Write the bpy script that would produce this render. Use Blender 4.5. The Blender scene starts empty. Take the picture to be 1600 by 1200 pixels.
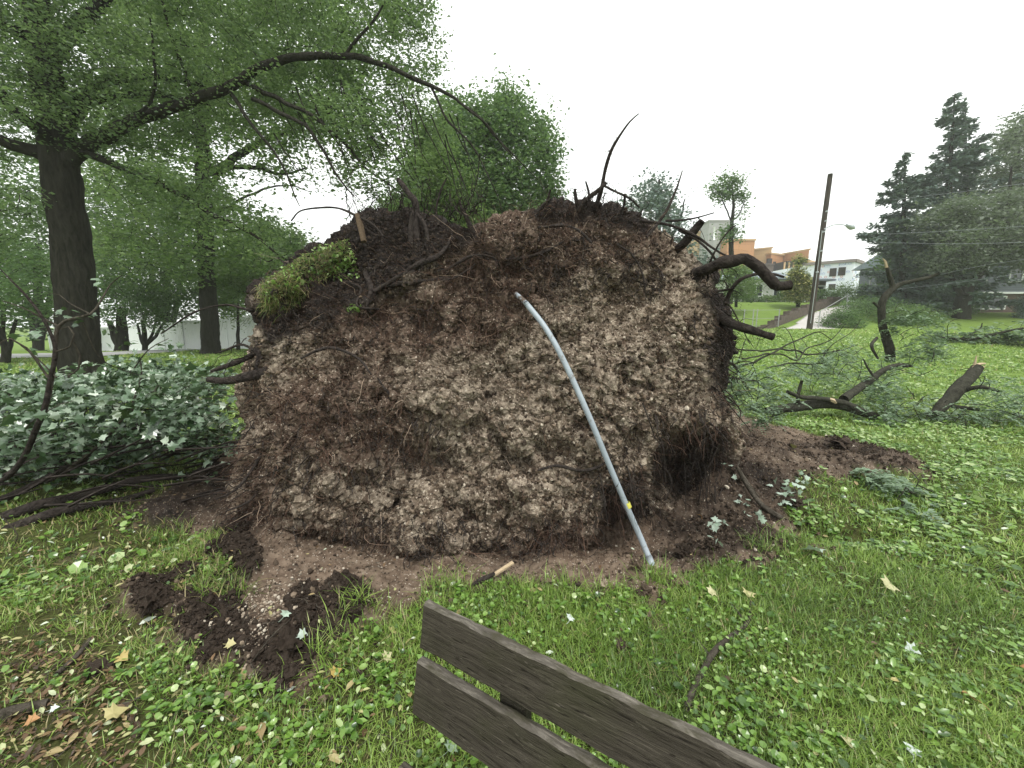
import bpy, math
import numpy as np
from mathutils import Vector, Matrix

# ---------------------------------------------------------------- camera, world, sun, exposure
SC = bpy.context.scene
COL = SC.collection
W0, H0, F0 = 1600.0, 1200.0, 620.0
PITCH = math.radians(9.0)
CAMZ = 1.6
cam_data = bpy.data.cameras.new("camera")
cam = bpy.data.objects.new("camera", cam_data)
COL.objects.link(cam)
cam.location = (0, 0, CAMZ)
cam.rotation_euler = (math.radians(90) - PITCH, 0, 0)
cam_data.sensor_width = 36.0
cam_data.lens = 36.0 * F0 / W0
cam_data.clip_start = 0.05
cam_data.clip_end = 3000
SC.camera = cam

SUN_EL, SUN_ROT = math.radians(66), math.radians(160)
world = bpy.data.worlds.new("World")
SC.world = world
world.use_nodes = True
wn, wl = world.node_tree.nodes, world.node_tree.links
bg = wn["Background"]
sky = wn.new("ShaderNodeTexSky")
sky.sky_type = 'NISHITA'
sky.sun_disc = False
sky.sun_elevation = SUN_EL
sky.sun_rotation = SUN_ROT
sky.air_density = 1.0
sky.dust_density = 4.0
hs = wn.new("ShaderNodeHueSaturation")
hs.inputs["Saturation"].default_value = 0.12
wmix = wn.new("ShaderNodeMix"); wmix.data_type = 'RGBA'
wmix.inputs[0].default_value = 0.85
wmix.inputs[7].default_value = (9.6, 9.9, 9.7, 1)     # even overcast cloud deck
wl.new(sky.outputs[0], hs.inputs["Color"])
wl.new(hs.outputs[0], wmix.inputs[6])
wl.new(wmix.outputs[2], bg.inputs[0])
bg.inputs[1].default_value = 0.098

sun_data = bpy.data.lights.new("sun", 'SUN')
sun_data.energy = 1.5
sun_data.angle = math.radians(14)
sun_data.color = (1.0, 0.97, 0.92)
sun = bpy.data.objects.new("sun", sun_data)
COL.objects.link(sun)
# light from behind the camera's left, high up
sd = Vector((math.sin(SUN_ROT) * math.cos(SUN_EL), math.cos(SUN_ROT) * math.cos(SUN_EL), math.sin(SUN_EL)))
sun.rotation_euler = (-sd).to_track_quat('-Z', 'Y').to_euler()
sun['kind'] = 'structure'

SC.render.engine = 'CYCLES'
SC.cycles.max_bounces = 6
SC.cycles.volume_bounces = 3
SC.cycles.transparent_max_bounces = 8
SC.cycles.use_denoising = True
SC.view_settings.view_transform = 'Standard'
SC.view_settings.look = 'None'
SC.view_settings.gamma = 1.0
SC.view_settings.exposure = 0.9
SC.render.film_transparent = False

# ---------------------------------------------------------------- helpers
RNG = np.random.default_rng(7)
CT, ST = math.cos(PITCH), math.sin(PITCH)
def ray(px, py):
    u = (np.asarray(px, float) - W0 / 2) / F0
    v = (H0 / 2 - np.asarray(py, float)) / F0
    return u, CT + ST * v, -ST + CT * v
def P(px, py, Y):
    """point in the scene at forward distance Y (metres) seen at the given place"""
    dx, dy, dz = ray(px, py)
    t = np.asarray(Y, float) / dy
    return np.stack([dx * t, dy * t, CAMZ + dz * t], -1)
def G0(px, py, z=0.0):
    dx, dy, dz = ray(px, py)
    t = (z - CAMZ) / np.minimum(dz, -1e-4)
    return np.stack([dx * t, dy * t], -1)
def topx(p):
    p = np.asarray(p, float)
    x, y, z = p[..., 0], p[..., 1], p[..., 2] - CAMZ
    d = y * CT - z * ST
    v = (y * ST + z * CT)
    return W0 / 2 + F0 * x / d, H0 / 2 - F0 * v / d

_perm = np.random.default_rng(11).permutation(256).astype(np.int32)
_perm = np.concatenate([_perm, _perm, _perm])
_grad = np.random.default_rng(5).normal(size=(256, 3)); _grad /= np.linalg.norm(_grad, axis=1)[:, None]
def perlin(x, y, z):
    x, y, z = np.broadcast_arrays(np.asarray(x, float), np.asarray(y, float), np.asarray(z, float))
    xi, yi, zi = np.floor(x).astype(np.int64), np.floor(y).astype(np.int64), np.floor(z).astype(np.int64)
    xf, yf, zf = x - xi, y - yi, z - zi
    u, v, w = [t * t * t * (t * (t * 6 - 15) + 10) for t in (xf, yf, zf)]
    def g(i, j, k):
        h = _perm[(_perm[(_perm[(xi + i) & 255] + yi + j) & 255] + zi + k) & 255]
        gg = _grad[h]
        return gg[..., 0] * (xf - i) + gg[..., 1] * (yf - j) + gg[..., 2] * (zf - k)
    a = g(0,0,0) * (1-u) + g(1,0,0) * u
    b = g(0,1,0) * (1-u) + g(1,1,0) * u
    c = g(0,0,1) * (1-u) + g(1,0,1) * u
    d = g(0,1,1) * (1-u) + g(1,1,1) * u
    return ((a * (1-v) + b * v) * (1-w) + (c * (1-v) + d * v) * w) * 1.6
def fbm(x, y, z, octv=4, gain=0.5):
    s = 0; a = 1.0; f = 1.0
    for o in range(octv):
        s = s + a * perlin(x * f + o * 17.3, y * f - o * 9.1, z * f + o * 4.7)
        a *= gain; f *= 2.03
    return s
def ridged(x, y, z, octv=3):
    s = 0; a = 1.0; f = 1.0
    for o in range(octv):
        s = s + a * (1 - 2 * np.abs(perlin(x * f + o * 7.3, y * f + o * 3.1, z * f)))
        a *= 0.5; f *= 2.1
    return s
def sstep(a, b, x):
    t = np.clip((x - a) / (b - a), 0, 1)
    return t * t * (3 - 2 * t)
def sdist(px, py, poly):
    """signed distance to a polygon, positive inside"""
    px = np.asarray(px, float); py = np.asarray(py, float)
    d = np.full(px.shape, 1e18); ins = np.zeros(px.shape, bool)
    n = len(poly)
    for i in range(n):
        x0, y0 = poly[i]; x1, y1 = poly[(i + 1) % n]
        ex, ey = x1 - x0, y1 - y0
        wx, wy = px - x0, py - y0
        t = np.clip((wx * ex + wy * ey) / (ex * ex + ey * ey + 1e-12), 0, 1)
        d = np.minimum(d, (wx - ex * t) ** 2 + (wy - ey * t) ** 2)
        if y0 != y1:
            c = ((y0 <= py) & (y1 > py)) | ((y1 <= py) & (y0 > py))
            ins ^= c & (px < x0 + (py - y0) * (x1 - x0) / (y1 - y0))
    d = np.sqrt(d)
    return np.where(ins, d, -d)
def sample_poly(poly, n, rng=RNG):
    poly = np.asarray(poly, float)
    lo, hi = poly.min(0), poly.max(0)
    out = []
    got = 0
    while got < n:
        p = rng.uniform(lo, hi, (n * 2, 2))
        p = p[sdist(p[:, 0], p[:, 1], poly) > 0]
        out.append(p); got += len(p)
    return np.concatenate(out)[:n]

def link(o, parent=None):
    COL.objects.link(o)
    if parent is not None: o.parent = parent
    return o
def tag(o, label=None, cat=None, group=None, kind=None):
    if label: o['label'] = label
    if cat: o['category'] = cat
    if group: o['group'] = group
    if kind: o['kind'] = kind
    return o
def thing(name, label, cat, loc=(0, 0, 0), rz=0.0, group=None):
    o = bpy.data.objects.new(name, None)
    o.empty_display_size = 0.2
    o.location = [float(v) for v in loc]; o.rotation_euler = (0, 0, rz)
    link(o); tag(o, label, cat, group)
    return o

class Acc:
    """collects vertices, faces and per-face values, then builds ONE mesh object"""
    def __init__(s): s.V = []; s.F = {}; s.n = 0; s.M = {}; s.R = {}
    def add(s, V, F, rnd=None, mat=0):
        V = np.asarray(V, float).reshape(-1, 3); F = np.asarray(F, np.int64)
        k = F.shape[1]
        s.F.setdefault(k, []).append(F + s.n)
        s.R.setdefault(k, []).append(np.broadcast_to(np.asarray(0.5 if rnd is None else rnd, np.float32), (len(F),)).copy())
        s.M.setdefault(k, []).append(np.full(len(F), mat, np.int32))
        s.V.append(V); s.n += len(V)
        return s
    def build(s, name, mats, parent=None, smooth=False, attrs=None):
        V = np.concatenate(s.V).astype(np.float32)
        if not isinstance(mats, (list, tuple)): mats = [mats]
        me = bpy.data.meshes.new(name)
        loops, starts, rnd, mi = [], [], [], []
        off = 0
        for k in s.F:
            F = np.concatenate(s.F[k])
            loops.append(F.ravel()); starts.append(off + np.arange(len(F)) * k); off += F.size
            rnd.append(np.concatenate(s.R[k])); mi.append(np.concatenate(s.M[k]))
        loops = np.concatenate(loops).astype(np.int32); starts = np.concatenate(starts).astype(np.int32)
        if parent is not None:
            V = V - np.array(parent_origin(parent), np.float32)
        me.vertices.add(len(V)); me.vertices.foreach_set("co", V.ravel())
        me.loops.add(len(loops)); me.loops.foreach_set("vertex_index", loops)
        me.polygons.add(len(starts)); me.polygons.foreach_set("loop_start", starts)
        me.polygons.foreach_set("material_index", np.concatenate(mi))
        a = me.attributes.new("rnd", 'FLOAT', 'FACE'); 
        me.update(calc_edges=True)
        me.attributes["rnd"].data.foreach_set("value", np.concatenate(rnd).astype(np.float32))
        if attrs:
            for an, av in attrs.items():
                at = me.attributes.new(an, 'FLOAT', 'POINT'); at.data.foreach_set("value", np.asarray(av, np.float32))
        me.polygons.foreach_set("use_smooth", np.full(len(starts), smooth, bool))
        for m in mats: me.materials.append(m)
        me.validate(verbose=False)
        o = bpy.data.objects.new(name, me)
        return link(o, parent)
def parent_origin(p):
    """world place of a (never rotated) parent chain"""
    v = np.zeros(3)
    while p is not None:
        v = v + np.array(p.location); p = p.parent
    return v

def grid_faces(nu, nv, closed_u=False):
    """vertex index i*nv + j, i in 0..nu-1"""
    iu = np.arange(nu if closed_u else nu - 1); jv = np.arange(nv - 1)
    I, J = np.meshgrid(iu, jv, indexing='ij')
    I2 = (I + 1) % nu
    return np.stack([I * nv + J, I2 * nv + J, I2 * nv + J + 1, I * nv + J + 1], -1).reshape(-1, 4)
def smooth_path(pts, radii, step):
    """Catmull-Rom through the points"""
    pts = np.asarray(pts, float); radii = np.asarray(radii, float)
    if len(radii) != len(pts):
        radii = np.interp(np.linspace(0, 1, len(pts)), np.linspace(0, 1, len(radii)), radii)
    if len(pts) == 2:
        n = max(2, int(np.linalg.norm(pts[1] - pts[0]) / step) + 1)
        t = np.linspace(0, 1, n)[:, None]
        return pts[0] * (1 - t) + pts[1] * t, radii[0] * (1 - t[:, 0]) + radii[1] * t[:, 0]
    p = np.concatenate([[2 * pts[0] - pts[1]], pts, [2 * pts[-1] - pts[-2]]])
    O, R = [], []
    for i in range(len(pts) - 1):
        a, b, c, d = p[i:i + 4]
        n = max(1, int(np.linalg.norm(c - b) / step))
        t = (np.arange(n) / n)[:, None]
        O.append(0.5 * ((2 * b) + (c - a) * t + (2 * a - 5 * b + 4 * c - d) * t ** 2 + (3 * b - a - 3 * c + d) * t ** 3))
        R.append(radii[i] * (1 - t[:, 0]) + radii[i + 1] * t[:, 0])
    O.append(pts[-1:]); R.append(radii[-1:])
    return np.concatenate(O), np.concatenate(R)
def tube(acc, pts, radii, sides=8, step=0.1, rough=0.0, wob=0.0, rnd=None, mat=0, caps=True, seed=0):
    C, R = smooth_path(pts, radii, step)
    n = len(C)
    if n < 2: return C
    if wob:
        s = np.arange(n) * step
        C = C + wob * np.stack([perlin(s * 2.1, seed * 3.7, 0.5), perlin(s * 2.1, seed * 3.7, 9.5), perlin(s * 2.1, seed * 3.7, 19.5)], -1) * np.minimum(1, np.arange(n) / 3.0)[:, None]
    T = np.gradient(C, axis=0); T /= np.linalg.norm(T, axis=1)[:, None] + 1e-12
    ref = np.array([0, 0, 1.0]) if abs(T[0, 2]) < 0.9 else np.array([1.0, 0, 0])
    N = np.empty_like(T); b = ref
    for i in range(n):
        b = b - T[i] * (b @ T[i]); b /= np.linalg.norm(b) + 1e-12; N[i] = b
    B = np.cross(T, N)
    a = np.arange(sides) / sides * 2 * np.pi
    V = C[:, None] + R[:, None, None] * (N[:, None] * np.cos(a)[None, :, None] + B[:, None] * np.sin(a)[None, :, None])
    if rough:
        D = V - C[:, None]; D /= np.linalg.norm(D, axis=2)[..., None] + 1e-12
        q = V.reshape(-1, 3)
        nz = fbm(q[:, 0] * 5 + seed, q[:, 1] * 5, q[:, 2] * 3, 3).reshape(n, sides)
        V = V + D * (nz * rough * R[:, None])[..., None]
    I, J = np.meshgrid(np.arange(n - 1), np.arange(sides), indexing='ij')
    J2 = (J + 1) % sides
    F = np.stack([I * sides + J, (I + 1) * sides + J, (I + 1) * sides + J2, I * sides + J2], -1).reshape(-1, 4)
    VV = V.reshape(-1, 3)
    base = acc.n
    acc.add(VV, F, rnd, mat)
    if caps and sides >= 3:
        for e, c in ((0, C[0]), (n - 1, C[-1])):
            ring = e * sides + np.arange(sides); r2 = e * sides + (np.arange(sides) + 1) % sides
            ctr = c[None]
            k = acc.n
            acc.V.append(ctr); acc.n += 1
            tri = np.stack([base + ring, base + r2, np.full(sides, k)], -1) if e else np.stack([base + r2, base + ring, np.full(sides, k)], -1)
            acc.F.setdefault(3, []).append(tri); acc.R.setdefault(3, []).append(np.full(sides, 0.5 if rnd is None else rnd, np.float32)); acc.M.setdefault(3, []).append(np.full(sides, mat, np.int32))
    return C
def box(acc, c, s, rot=None, mat=0, rnd=None):
    c = np.asarray(c, float); s = np.asarray(s, float) / 2
    v = np.array([[x, y, z] for x in (-1, 1) for y in (-1, 1) for z in (-1, 1)], float) * s
    if rot is not None: v = v @ np.asarray(rot, float).T
    f = [[0,1,3,2],[4,6,7,5],[0,4,5,1],[2,3,7,6],[0,2,6,4],[1,5,7,3]]
    acc.add(v + c, f, rnd, mat)
def rotz(a):
    c, s = math.cos(a), math.sin(a)
    return np.array([[c, -s, 0], [s, c, 0], [0, 0, 1.0]])
def rand_rot(n, tilt, rng=RNG, az=None):
    """n rotation matrices: leaf's local z tilts away from up by about tilt radians"""
    az = rng.uniform(0, 2 * np.pi, n) if az is None else az
    th = np.abs(rng.normal(0, tilt, n)); ph = rng.uniform(0, 2 * np.pi, n)
    zax = np.stack([np.sin(th) * np.cos(ph), np.sin(th) * np.sin(ph), np.cos(th)], -1)
    xa = np.stack([np.cos(az), np.sin(az), np.zeros(n)], -1)
    xa = xa - zax * (xa * zax).sum(1)[:, None]; xa /= np.linalg.norm(xa, axis=1)[:, None] + 1e-9
    ya = np.cross(zax, xa)
    return np.stack([xa, ya, zax], -1)
def scatter(acc, pos, R, size, tv, tf, rnd=None, mat=0):
    """copies of a small leaf / blade / clod shape joined in one mesh"""
    tv = np.asarray(tv, float); n = len(pos)
    size = np.broadcast_to(np.asarray(size, float), (n,))
    V = np.einsum('nij,kj->nki', R, tv) * size[:, None, None] + pos[:, None]
    k = len(tv)
    rr = RNG.random(n) if rnd is None else rnd
    fl = tf if isinstance(tf, list) and isinstance(tf[0], np.ndarray) else [np.asarray(tf)]
    base = acc.n
    acc.V.append(V.reshape(-1, 3)); acc.n += n * k
    for F in fl:
        FF = (F[None] + (np.arange(n) * k)[:, None, None]).reshape(-1, F.shape[1]) + base
        m = F.shape[1]
        acc.F.setdefault(m, []).append(FF); acc.R.setdefault(m, []).append(np.repeat(rr, len(F)).astype(np.float32)); acc.M.setdefault(m, []).append(np.full(len(FF), mat, np.int32))

# leaf shapes (x along the leaf, z up), length 1
LEAF_DIAMOND = (np.array([[0,0,0],[.45,.28,.08],[1,0,-.05],[.45,-.28,.08]]), np.array([[0,1,2],[0,2,3]]))
LEAF_OVAL = (np.array([[0,0,0],[.25,.2,.05],[.6,.22,.05],[1,0,-.08],[.6,-.22,.05],[.25,-.2,.05],[.45,0,0]]),
             np.array([[0,6,1],[1,6,2],[2,6,3],[3,6,4],[4,6,5],[5,6,0]]))
_mp = [(0,0),(.08,.28),(.0,.5),(.3,.36),(.42,.62),(.58,.3),(1,0),(.58,-.3),(.42,-.62),(.3,-.36),(.0,-.5),(.08,-.28)]
LEAF_MAPLE = (np.array([[x, y, 0.12 * abs(y) - 0.10 * x * x] for x, y in _mp] + [[.35, 0, .05]]),
              np.array([[i, 12, (i + 1) % 12] for i in range(12)])[:, ::-1])
_rp = [(math.cos(a) * .5 + .45, math.sin(a) * .5, .1) for a in np.linspace(-2.7, 2.7, 7)]
LEAF_ROUND = (np.array([[0.05, 0, 0]] + _rp + [[.45, 0, 0]]), np.array([[8, i, i + 1] for i in range(0, 7)] + [[8, 7, 0]]))
_ico = None
def clod_shape(seed=0, sub=1):
    import bmesh
    bm = bmesh.new(); bmesh.ops.create_icosphere(bm, subdivisions=sub, radius=0.5)
    v = np.array([p.co[:] for p in bm.verts]); f = np.array([[q.index for q in fc.verts] for fc in bm.faces]); bm.free()
    r = np.random.default_rng(seed)
    v = v * (1 + r.normal(0, .16 + .05 * sub, (len(v), 1))) * r.uniform(.6, 1.1, 3)
    return v, f

# ---------------------------------------------------------------- materials
def mat_base(name, rough=0.8, spec=0.3):
    m = bpy.data.materials.new(name); m.use_nodes = True
    nt = m.node_tree; b = nt.nodes["Principled BSDF"]
    b.inputs["Roughness"].default_value = rough
    b.inputs["Specular IOR Level"].default_value = spec
    return m, nt, b
def node(nt, typ, **kw):
    n = nt.nodes.new(typ)
    for k, v in kw.items(): setattr(n, k, v)
    return n
def ramp(nt, fac, stops, interp='LINEAR'):
    r = node(nt, "ShaderNodeValToRGB"); r.color_ramp.interpolation = interp
    el = r.color_ramp.elements
    while len(el) > 1: el.remove(el[-1])
    el[0].position = stops[0][0]; el[0].color = (*stops[0][1], 1)
    for p, c in stops[1:]:
        e = el.new(p); e.color = (*c, 1)
    nt.links.new(fac, r.inputs[0])
    return r.outputs[0]
def noise(nt, scale, detail=4, rough=0.55, vec=None, dist=0.0, out=0):
    n = node(nt, "ShaderNodeTexNoise"); n.inputs["Scale"].default_value = scale
    n.inputs["Detail"].default_value = detail; n.inputs["Roughness"].default_value = rough; n.inputs["Distortion"].default_value = dist
    if vec is not None: nt.links.new(vec, n.inputs["Vector"])
    return n.outputs[out]
def mixc(nt, f, a, b, mode='MIX'):
    m = node(nt, "ShaderNodeMix", data_type='RGBA', blend_type=mode)
    for sock, v in ((m.inputs[0], f), (m.inputs[6], a), (m.inputs[7], b)):
        if isinstance(v, (int, float)): sock.default_value = v
        elif isinstance(v, tuple): sock.default_value = (*v, 1)
        else: nt.links.new(v, sock)
    return m.outputs[2]
def mathn(nt, op, a, b=0.0, clamp=False):
    m = node(nt, "ShaderNodeMath", operation=op); m.use_clamp = clamp
    for sock, v in ((m.inputs[0], a), (m.inputs[1], b)):
        if isinstance(v, (int, float)): sock.default_value = v
        else: nt.links.new(v, sock)
    return m.outputs[0]
def bump(nt, b, h, strength=0.5, dist=0.01):
    n = node(nt, "ShaderNodeBump"); n.inputs["Strength"].default_value = strength; n.inputs["Distance"].default_value = dist
    nt.links.new(h, n.inputs["Height"]); nt.links.new(n.outputs[0], b.inputs["Normal"])
def coords(nt, scale=None, which=3):
    t = node(nt, "ShaderNodeTexCoord"); o = t.outputs[which]
    if scale is None: return o
    mp = node(nt, "ShaderNodeMapping"); mp.inputs["Scale"].default_value = scale
    nt.links.new(o, mp.inputs[0]); return mp.outputs[0]
def attr(nt, name):
    a = node(nt, "ShaderNodeAttribute"); a.attribute_name = name
    return a.outputs["Fac"]
def geo_pos(nt):
    return node(nt, "ShaderNodeNewGeometry").outputs["Position"]

def leaf_mat(name, stops, back=None, trans=0.35, rough=0.45, spec=0.5):
    """leaf colours vary leaf by leaf through rnd; optional paler underside; light shines through"""
    m, nt, b = mat_base(name, rough, spec)
    c = ramp(nt, attr(nt, "rnd"), stops)
    if back:
        g = node(nt, "ShaderNodeNewGeometry")
        c = mixc(nt, g.outputs["Backfacing"], c, mixc(nt, 0.35, back, c))
    nt.links.new(c, b.inputs["Base Color"])
    tr = node(nt, "ShaderNodeBsdfTranslucent"); 
    nt.links.new(mixc(nt, 0.5, c, (0.25, 0.39, 0.11), 'MIX'), tr.inputs[0])
    ms = node(nt, "ShaderNodeMixShader"); ms.inputs[0].default_value = trans
    nt.links.new(b.outputs[0], ms.inputs[1]); nt.links.new(tr.outputs[0], ms.inputs[2])
    nt.links.new(ms.outputs[0], nt.nodes["Material Output"].inputs[0])
    return m
def bark_mat(name, dark, light, scale=14, stretch=0.25):
    m, nt, b = mat_base(name, 0.95, 0.06)
    v = coords(nt, (1, 1, stretch), 3)
    mp = node(nt, "ShaderNodeMapping"); mp.inputs["Scale"].default_value = (1, 1, stretch)
    nt.links.new(geo_pos(nt), mp.inputs[0]); v = mp.outputs[0]
    n1 = noise(nt, scale, 6, 0.6, v, 0.6); n2 = noise(nt, scale * 0.2, 3, 0.5, v)
    c = ramp(nt, n1, [(0.3, dark), (0.7, light)])
    c = mixc(nt, n2, c, mixc(nt, 0.5, c, tuple(x * 1.2 for x in dark)))
    nt.links.new(c, b.inputs["Base Color"]); bump(nt, b, n1, 0.9, 0.03)
    return m
def flat_mat(name, col, rough=0.7, spec=0.3, var=0.12, scale=8, metal=0.0, bumpd=0.0):
    m, nt, b = mat_base(name, rough, spec)
    n = noise(nt, scale, 5, 0.6, geo_pos(nt))
    c = ramp(nt, n, [(0.25, tuple(x * (1 - var) for x in col)), (0.75, tuple(min(1, x * (1 + var)) for x in col))])
    nt.links.new(c, b.inputs["Base Color"]); b.inputs["Metallic"].default_value = metal
    if bumpd: bump(nt, b, n, 0.6, bumpd)
    return m
M = {}
# ---------------------------------------------------------------- terrain
def gp(pts, z=0.0):
    p = np.array(pts, float); return G0(p[:, 0], p[:, 1], z)
SOIL_POLY = gp([(190,800),(250,775),(300,745),(360,700),(420,640),(600,600),(900,590),(1100,600),(1160,648),(1230,668),(1320,690),(1430,715),(1445,742),
                (1380,752),(1290,762),(1215,800),(1240,845),(1200,880),(1110,884),(1060,900),(1010,948),(940,925),(860,918),(760,915),(665,925),
                (610,985),(530,1010),(490,1085),(430,1092),(395,1060),(290,1040),(275,990),(212,975),(205,912),(330,872),(335,832),(230,825)])
LITTER_POLY = gp([(0,1000),(140,1010),(200,1060),(220,1199),(0,1199)])
DARK_POLY = gp([(200,915),(300,870),(375,800),(400,860),(430,925),(540,915),(600,960),(530,1010),(490,1085),(430,1092),(395,1060),(285,1040),(275,990),(212,975)])
DARK3_POLY = gp([(170,800),(300,748),(390,715),(410,860),(330,880),(335,832),(230,835)])
DARK2_POLY = gp([(1000,760),(1240,690),(1330,690),(1445,720),(1440,745),(1290,765),(1200,880),(1110,884),(1060,900),(1030,860)])
GRAVEL_POLY = gp([(365,905),(440,895),(475,925),(425,1000),(385,990)])
TUFT_POLY = gp([(300,885),(345,860),(365,905),(340,945),(290,940)])
def gauss(x, y, cx, cy, sx, sy): return np.exp(-((x - cx) / sx) ** 2 - ((y - cy) / sy) ** 2)
def soil_mask(x, y):
    near = (np.abs(x) < 7) & (y > 0.5) & (y < 9)
    out = np.zeros(np.shape(x))
    if near.any():
        xx, yy = x[near], y[near]
        nx = fbm(xx * 3, yy * 3, 1.0, 5, .62) * 0.12; ny = fbm(xx * 3, yy * 3, 7.0, 5, .62) * 0.12
        d = sdist(xx + nx, yy + ny, SOIL_POLY)
        t = sdist(xx + nx, yy + ny, TUFT_POLY)
        patch = fbm(xx * 1.7 + 5, yy * 1.7, 3.3, 3)
        extra = sstep(0.75, 0.95, patch) * 0.7 * sstep(-0.9, -0.1, d)       # bare scraps next to the hole
        out[near] = np.maximum(sstep(-0.08, 0.07, d), extra) * (1 - sstep(-0.02, 0.03, t))
    return out
def dark_mask(x, y):
    near = (np.abs(x) < 7) & (y > 0.5) & (y < 9)
    out = np.zeros(np.shape(x))
    if near.any():
        xx, yy = x[near], y[near]
        nx = fbm(xx * 4, yy * 4, 21.0, 5, .62) * 0.13
        out[near] = np.maximum((.8 + .4 * fbm(xx * 3.5, yy * 3.5, 33.0, 3)) * sstep(-0.09, 0.09, sdist(xx + nx, yy - nx, DARK_POLY)), (0.62 + 0.4 * fbm(xx * 2.5, yy * 2.5, 30.0, 3)) * sstep(-0.05, 0.1, sdist(xx + nx, yy - nx, DARK2_POLY)))
        out[near] = np.maximum(out[near], (.75 + .4 * fbm(xx * 3, yy * 3, 50.0, 3)) * sstep(-.07, .08, sdist(xx + nx, yy - nx, DARK3_POLY)))
        out[near] *= 1 - .85 * sstep(-.04, .06, sdist(xx + nx * .6, yy - nx * .6, GRAVEL_POLY))
        out = np.clip(out, 0, 1)
    return out
def terrain_far(x, y):
    r = 1.14 * sstep(9.0, 22.0, y + 0.0 * x) * sstep(0.0, 8.0, x)
    r = r + sstep(23.0, 36.0, y) * 2.1 * sstep(6.0, 14.0, x) + sstep(36, 90, y) * 2.5 * sstep(0, 14, x)
    # garden bank to the right of the drive rises sooner but stays lower
    r = r - sstep(27, 36, y) * 0.9 * sstep(26.0, 31.0, x - (y - 30) * 0.6)
    l = -0.9 * sstep(20.0, 34.0, y) * sstep(-10.0, -26.0, x) 
    return r + l
def h(x, y, detail=True, sm=None):
    x = np.asarray(x, float); y = np.asarray(y, float)
    x, y = np.broadcast_arrays(x, y)
    z = terrain_far(x, y) + 0.03 * fbm(x * 0.35, y * 0.35, 0.5, 2) * sstep(1.0, 6.0, np.hypot(x, y))
    z = z - 0.20 * gauss(x, y, -0.1, 3.15, 1.9, 0.5)
    z = z + 0.42 * gauss(x, y, 2.15, 4.1, 0.85, 0.8) + 0.12 * gauss(x, y, 3.6, 4.15, 0.7, 0.35)
    z = z - 0.12 * gauss(x, y, 1.1, 3.0, 0.5, 0.4)
    z = z + 0.05 * gauss(x, y, -0.95, 1.95, 0.35, 0.25) + 0.10 * gauss(x, y, -1.75, 2.9, 0.3, 0.4)
    z = z - 0.12 * gauss(x, y, 2.55, 2.78, 0.35, 0.10)
    if detail:
        s = soil_mask(x, y) if sm is None else sm
        near = s > 0.01
        if near.any():
            xx, yy, ss = x[near], y[near], s[near]
            dk = dark_mask(xx, yy)
            lump = ridged(xx * 5.5, yy * 5.5, 2.0, 3) * 0.022 + fbm(xx * 2.2, yy * 2.2, 4.0, 2) * 0.04
            fine = ridged(xx * 16, yy * 16, 6.0, 3) * 0.010 + perlin(xx * 55, yy * 55, 1.0) * 0.006 + np.abs(perlin(xx * 95, yy * 95, 4.0)) * .006
            zz = z.copy(); zz[near] = z[near] + ss * ((lump * (0.85 + 1.0 * dk)) + fine * (0.7 + 1.1 * dk) + dk * 0.012)
            z = zz
    return z
def hs1(x, y): return float(h(np.array([x]), np.array([y]))[0])
def onground(px, py, dz=0.0):
    """where the line of sight meets the terrain"""
    dx, dy, dz_ = ray(px, py)
    t = np.geomspace(0.8, 400, 4000)
    zz = CAMZ + dz_ * t; hh = h(dx * t, dy * t)
    i = np.argmax(zz <= hh)
    if zz[i] > hh[i]: i = len(t) - 1
    return np.array([dx * t[i], dy * t[i], hh[i] + dz])

def soil_colour(nt, dark, litter=None):
    """damp clay with pale gravel flecks, going to black humus where dark = 1"""
    p = geo_pos(nt)
    n1 = noise(nt, 9, 8, 0.65, p); n2 = noise(nt, 45, 5, 0.7, p); n3 = noise(nt, 2.2, 3, 0.5, p)
    clay = ramp(nt, n1, [(0.30, (0.045, 0.033, 0.024)), (0.48, (0.12, 0.09, 0.066)), (0.66, (0.22, 0.173, 0.13))])
    clay = mixc(nt, mathn(nt, 'MULTIPLY', n3, 0.5), clay, (0.15, 0.10, 0.072))
    vo = node(nt, "ShaderNodeTexVoronoi"); vo.inputs["Scale"].default_value = 95; nt.links.new(p, vo.inputs[0])
    sep = node(nt, "ShaderNodeSeparateColor"); nt.links.new(vo.outputs["Color"], sep.inputs[0])
    fleck = mathn(nt, 'GREATER_THAN', sep.outputs[0], 0.88)
    near = mathn(nt, 'LESS_THAN', vo.outputs["Distance"], 0.42)
    fl = mathn(nt, 'MULTIPLY', fleck, near)
    clay = mixc(nt, mathn(nt, 'MULTIPLY', fl, .45), clay, ramp(nt, sep.outputs[1], [(0, (0.5, 0.42, 0.33)), (1, (0.62, 0.58, 0.5))]))
    hum = ramp(nt, n2, [(0.3, (0.006, 0.005, 0.0045)), (0.7, (0.034, 0.027, 0.023))])
    hum = mixc(nt, mathn(nt, 'MULTIPLY', fl, 0.35), hum, (0.3, 0.27, 0.22))
    c = mixc(nt, dark, clay, hum)
    return c, n1, n2
m, nt, b = mat_base("ground_mat", 0.9, 0.08)
c_soil, n1, n2 = soil_colour(nt, attr(nt, "dark"))
p = geo_pos(nt)
gl = ramp(nt, noise(nt, 1.3, 6, 0.6, p), [(0.3, (0.11, 0.17, 0.03)), (0.6, (0.17, 0.26, 0.05)), (0.8, (0.22, 0.31, 0.075))])
gfine = ramp(nt, noise(nt, 30, 5, 0.7, p), [(0.3, (0.05, 0.08, 0.018)), (0.7, (0.14, 0.21, 0.05))])
grass_c = mixc(nt, 0.5, gl, gfine)
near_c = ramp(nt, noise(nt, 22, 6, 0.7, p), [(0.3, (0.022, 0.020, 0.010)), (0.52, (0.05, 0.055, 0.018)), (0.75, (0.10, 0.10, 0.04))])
cc = mixc(nt, attr(nt, "far"), near_c, grass_c)
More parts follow.
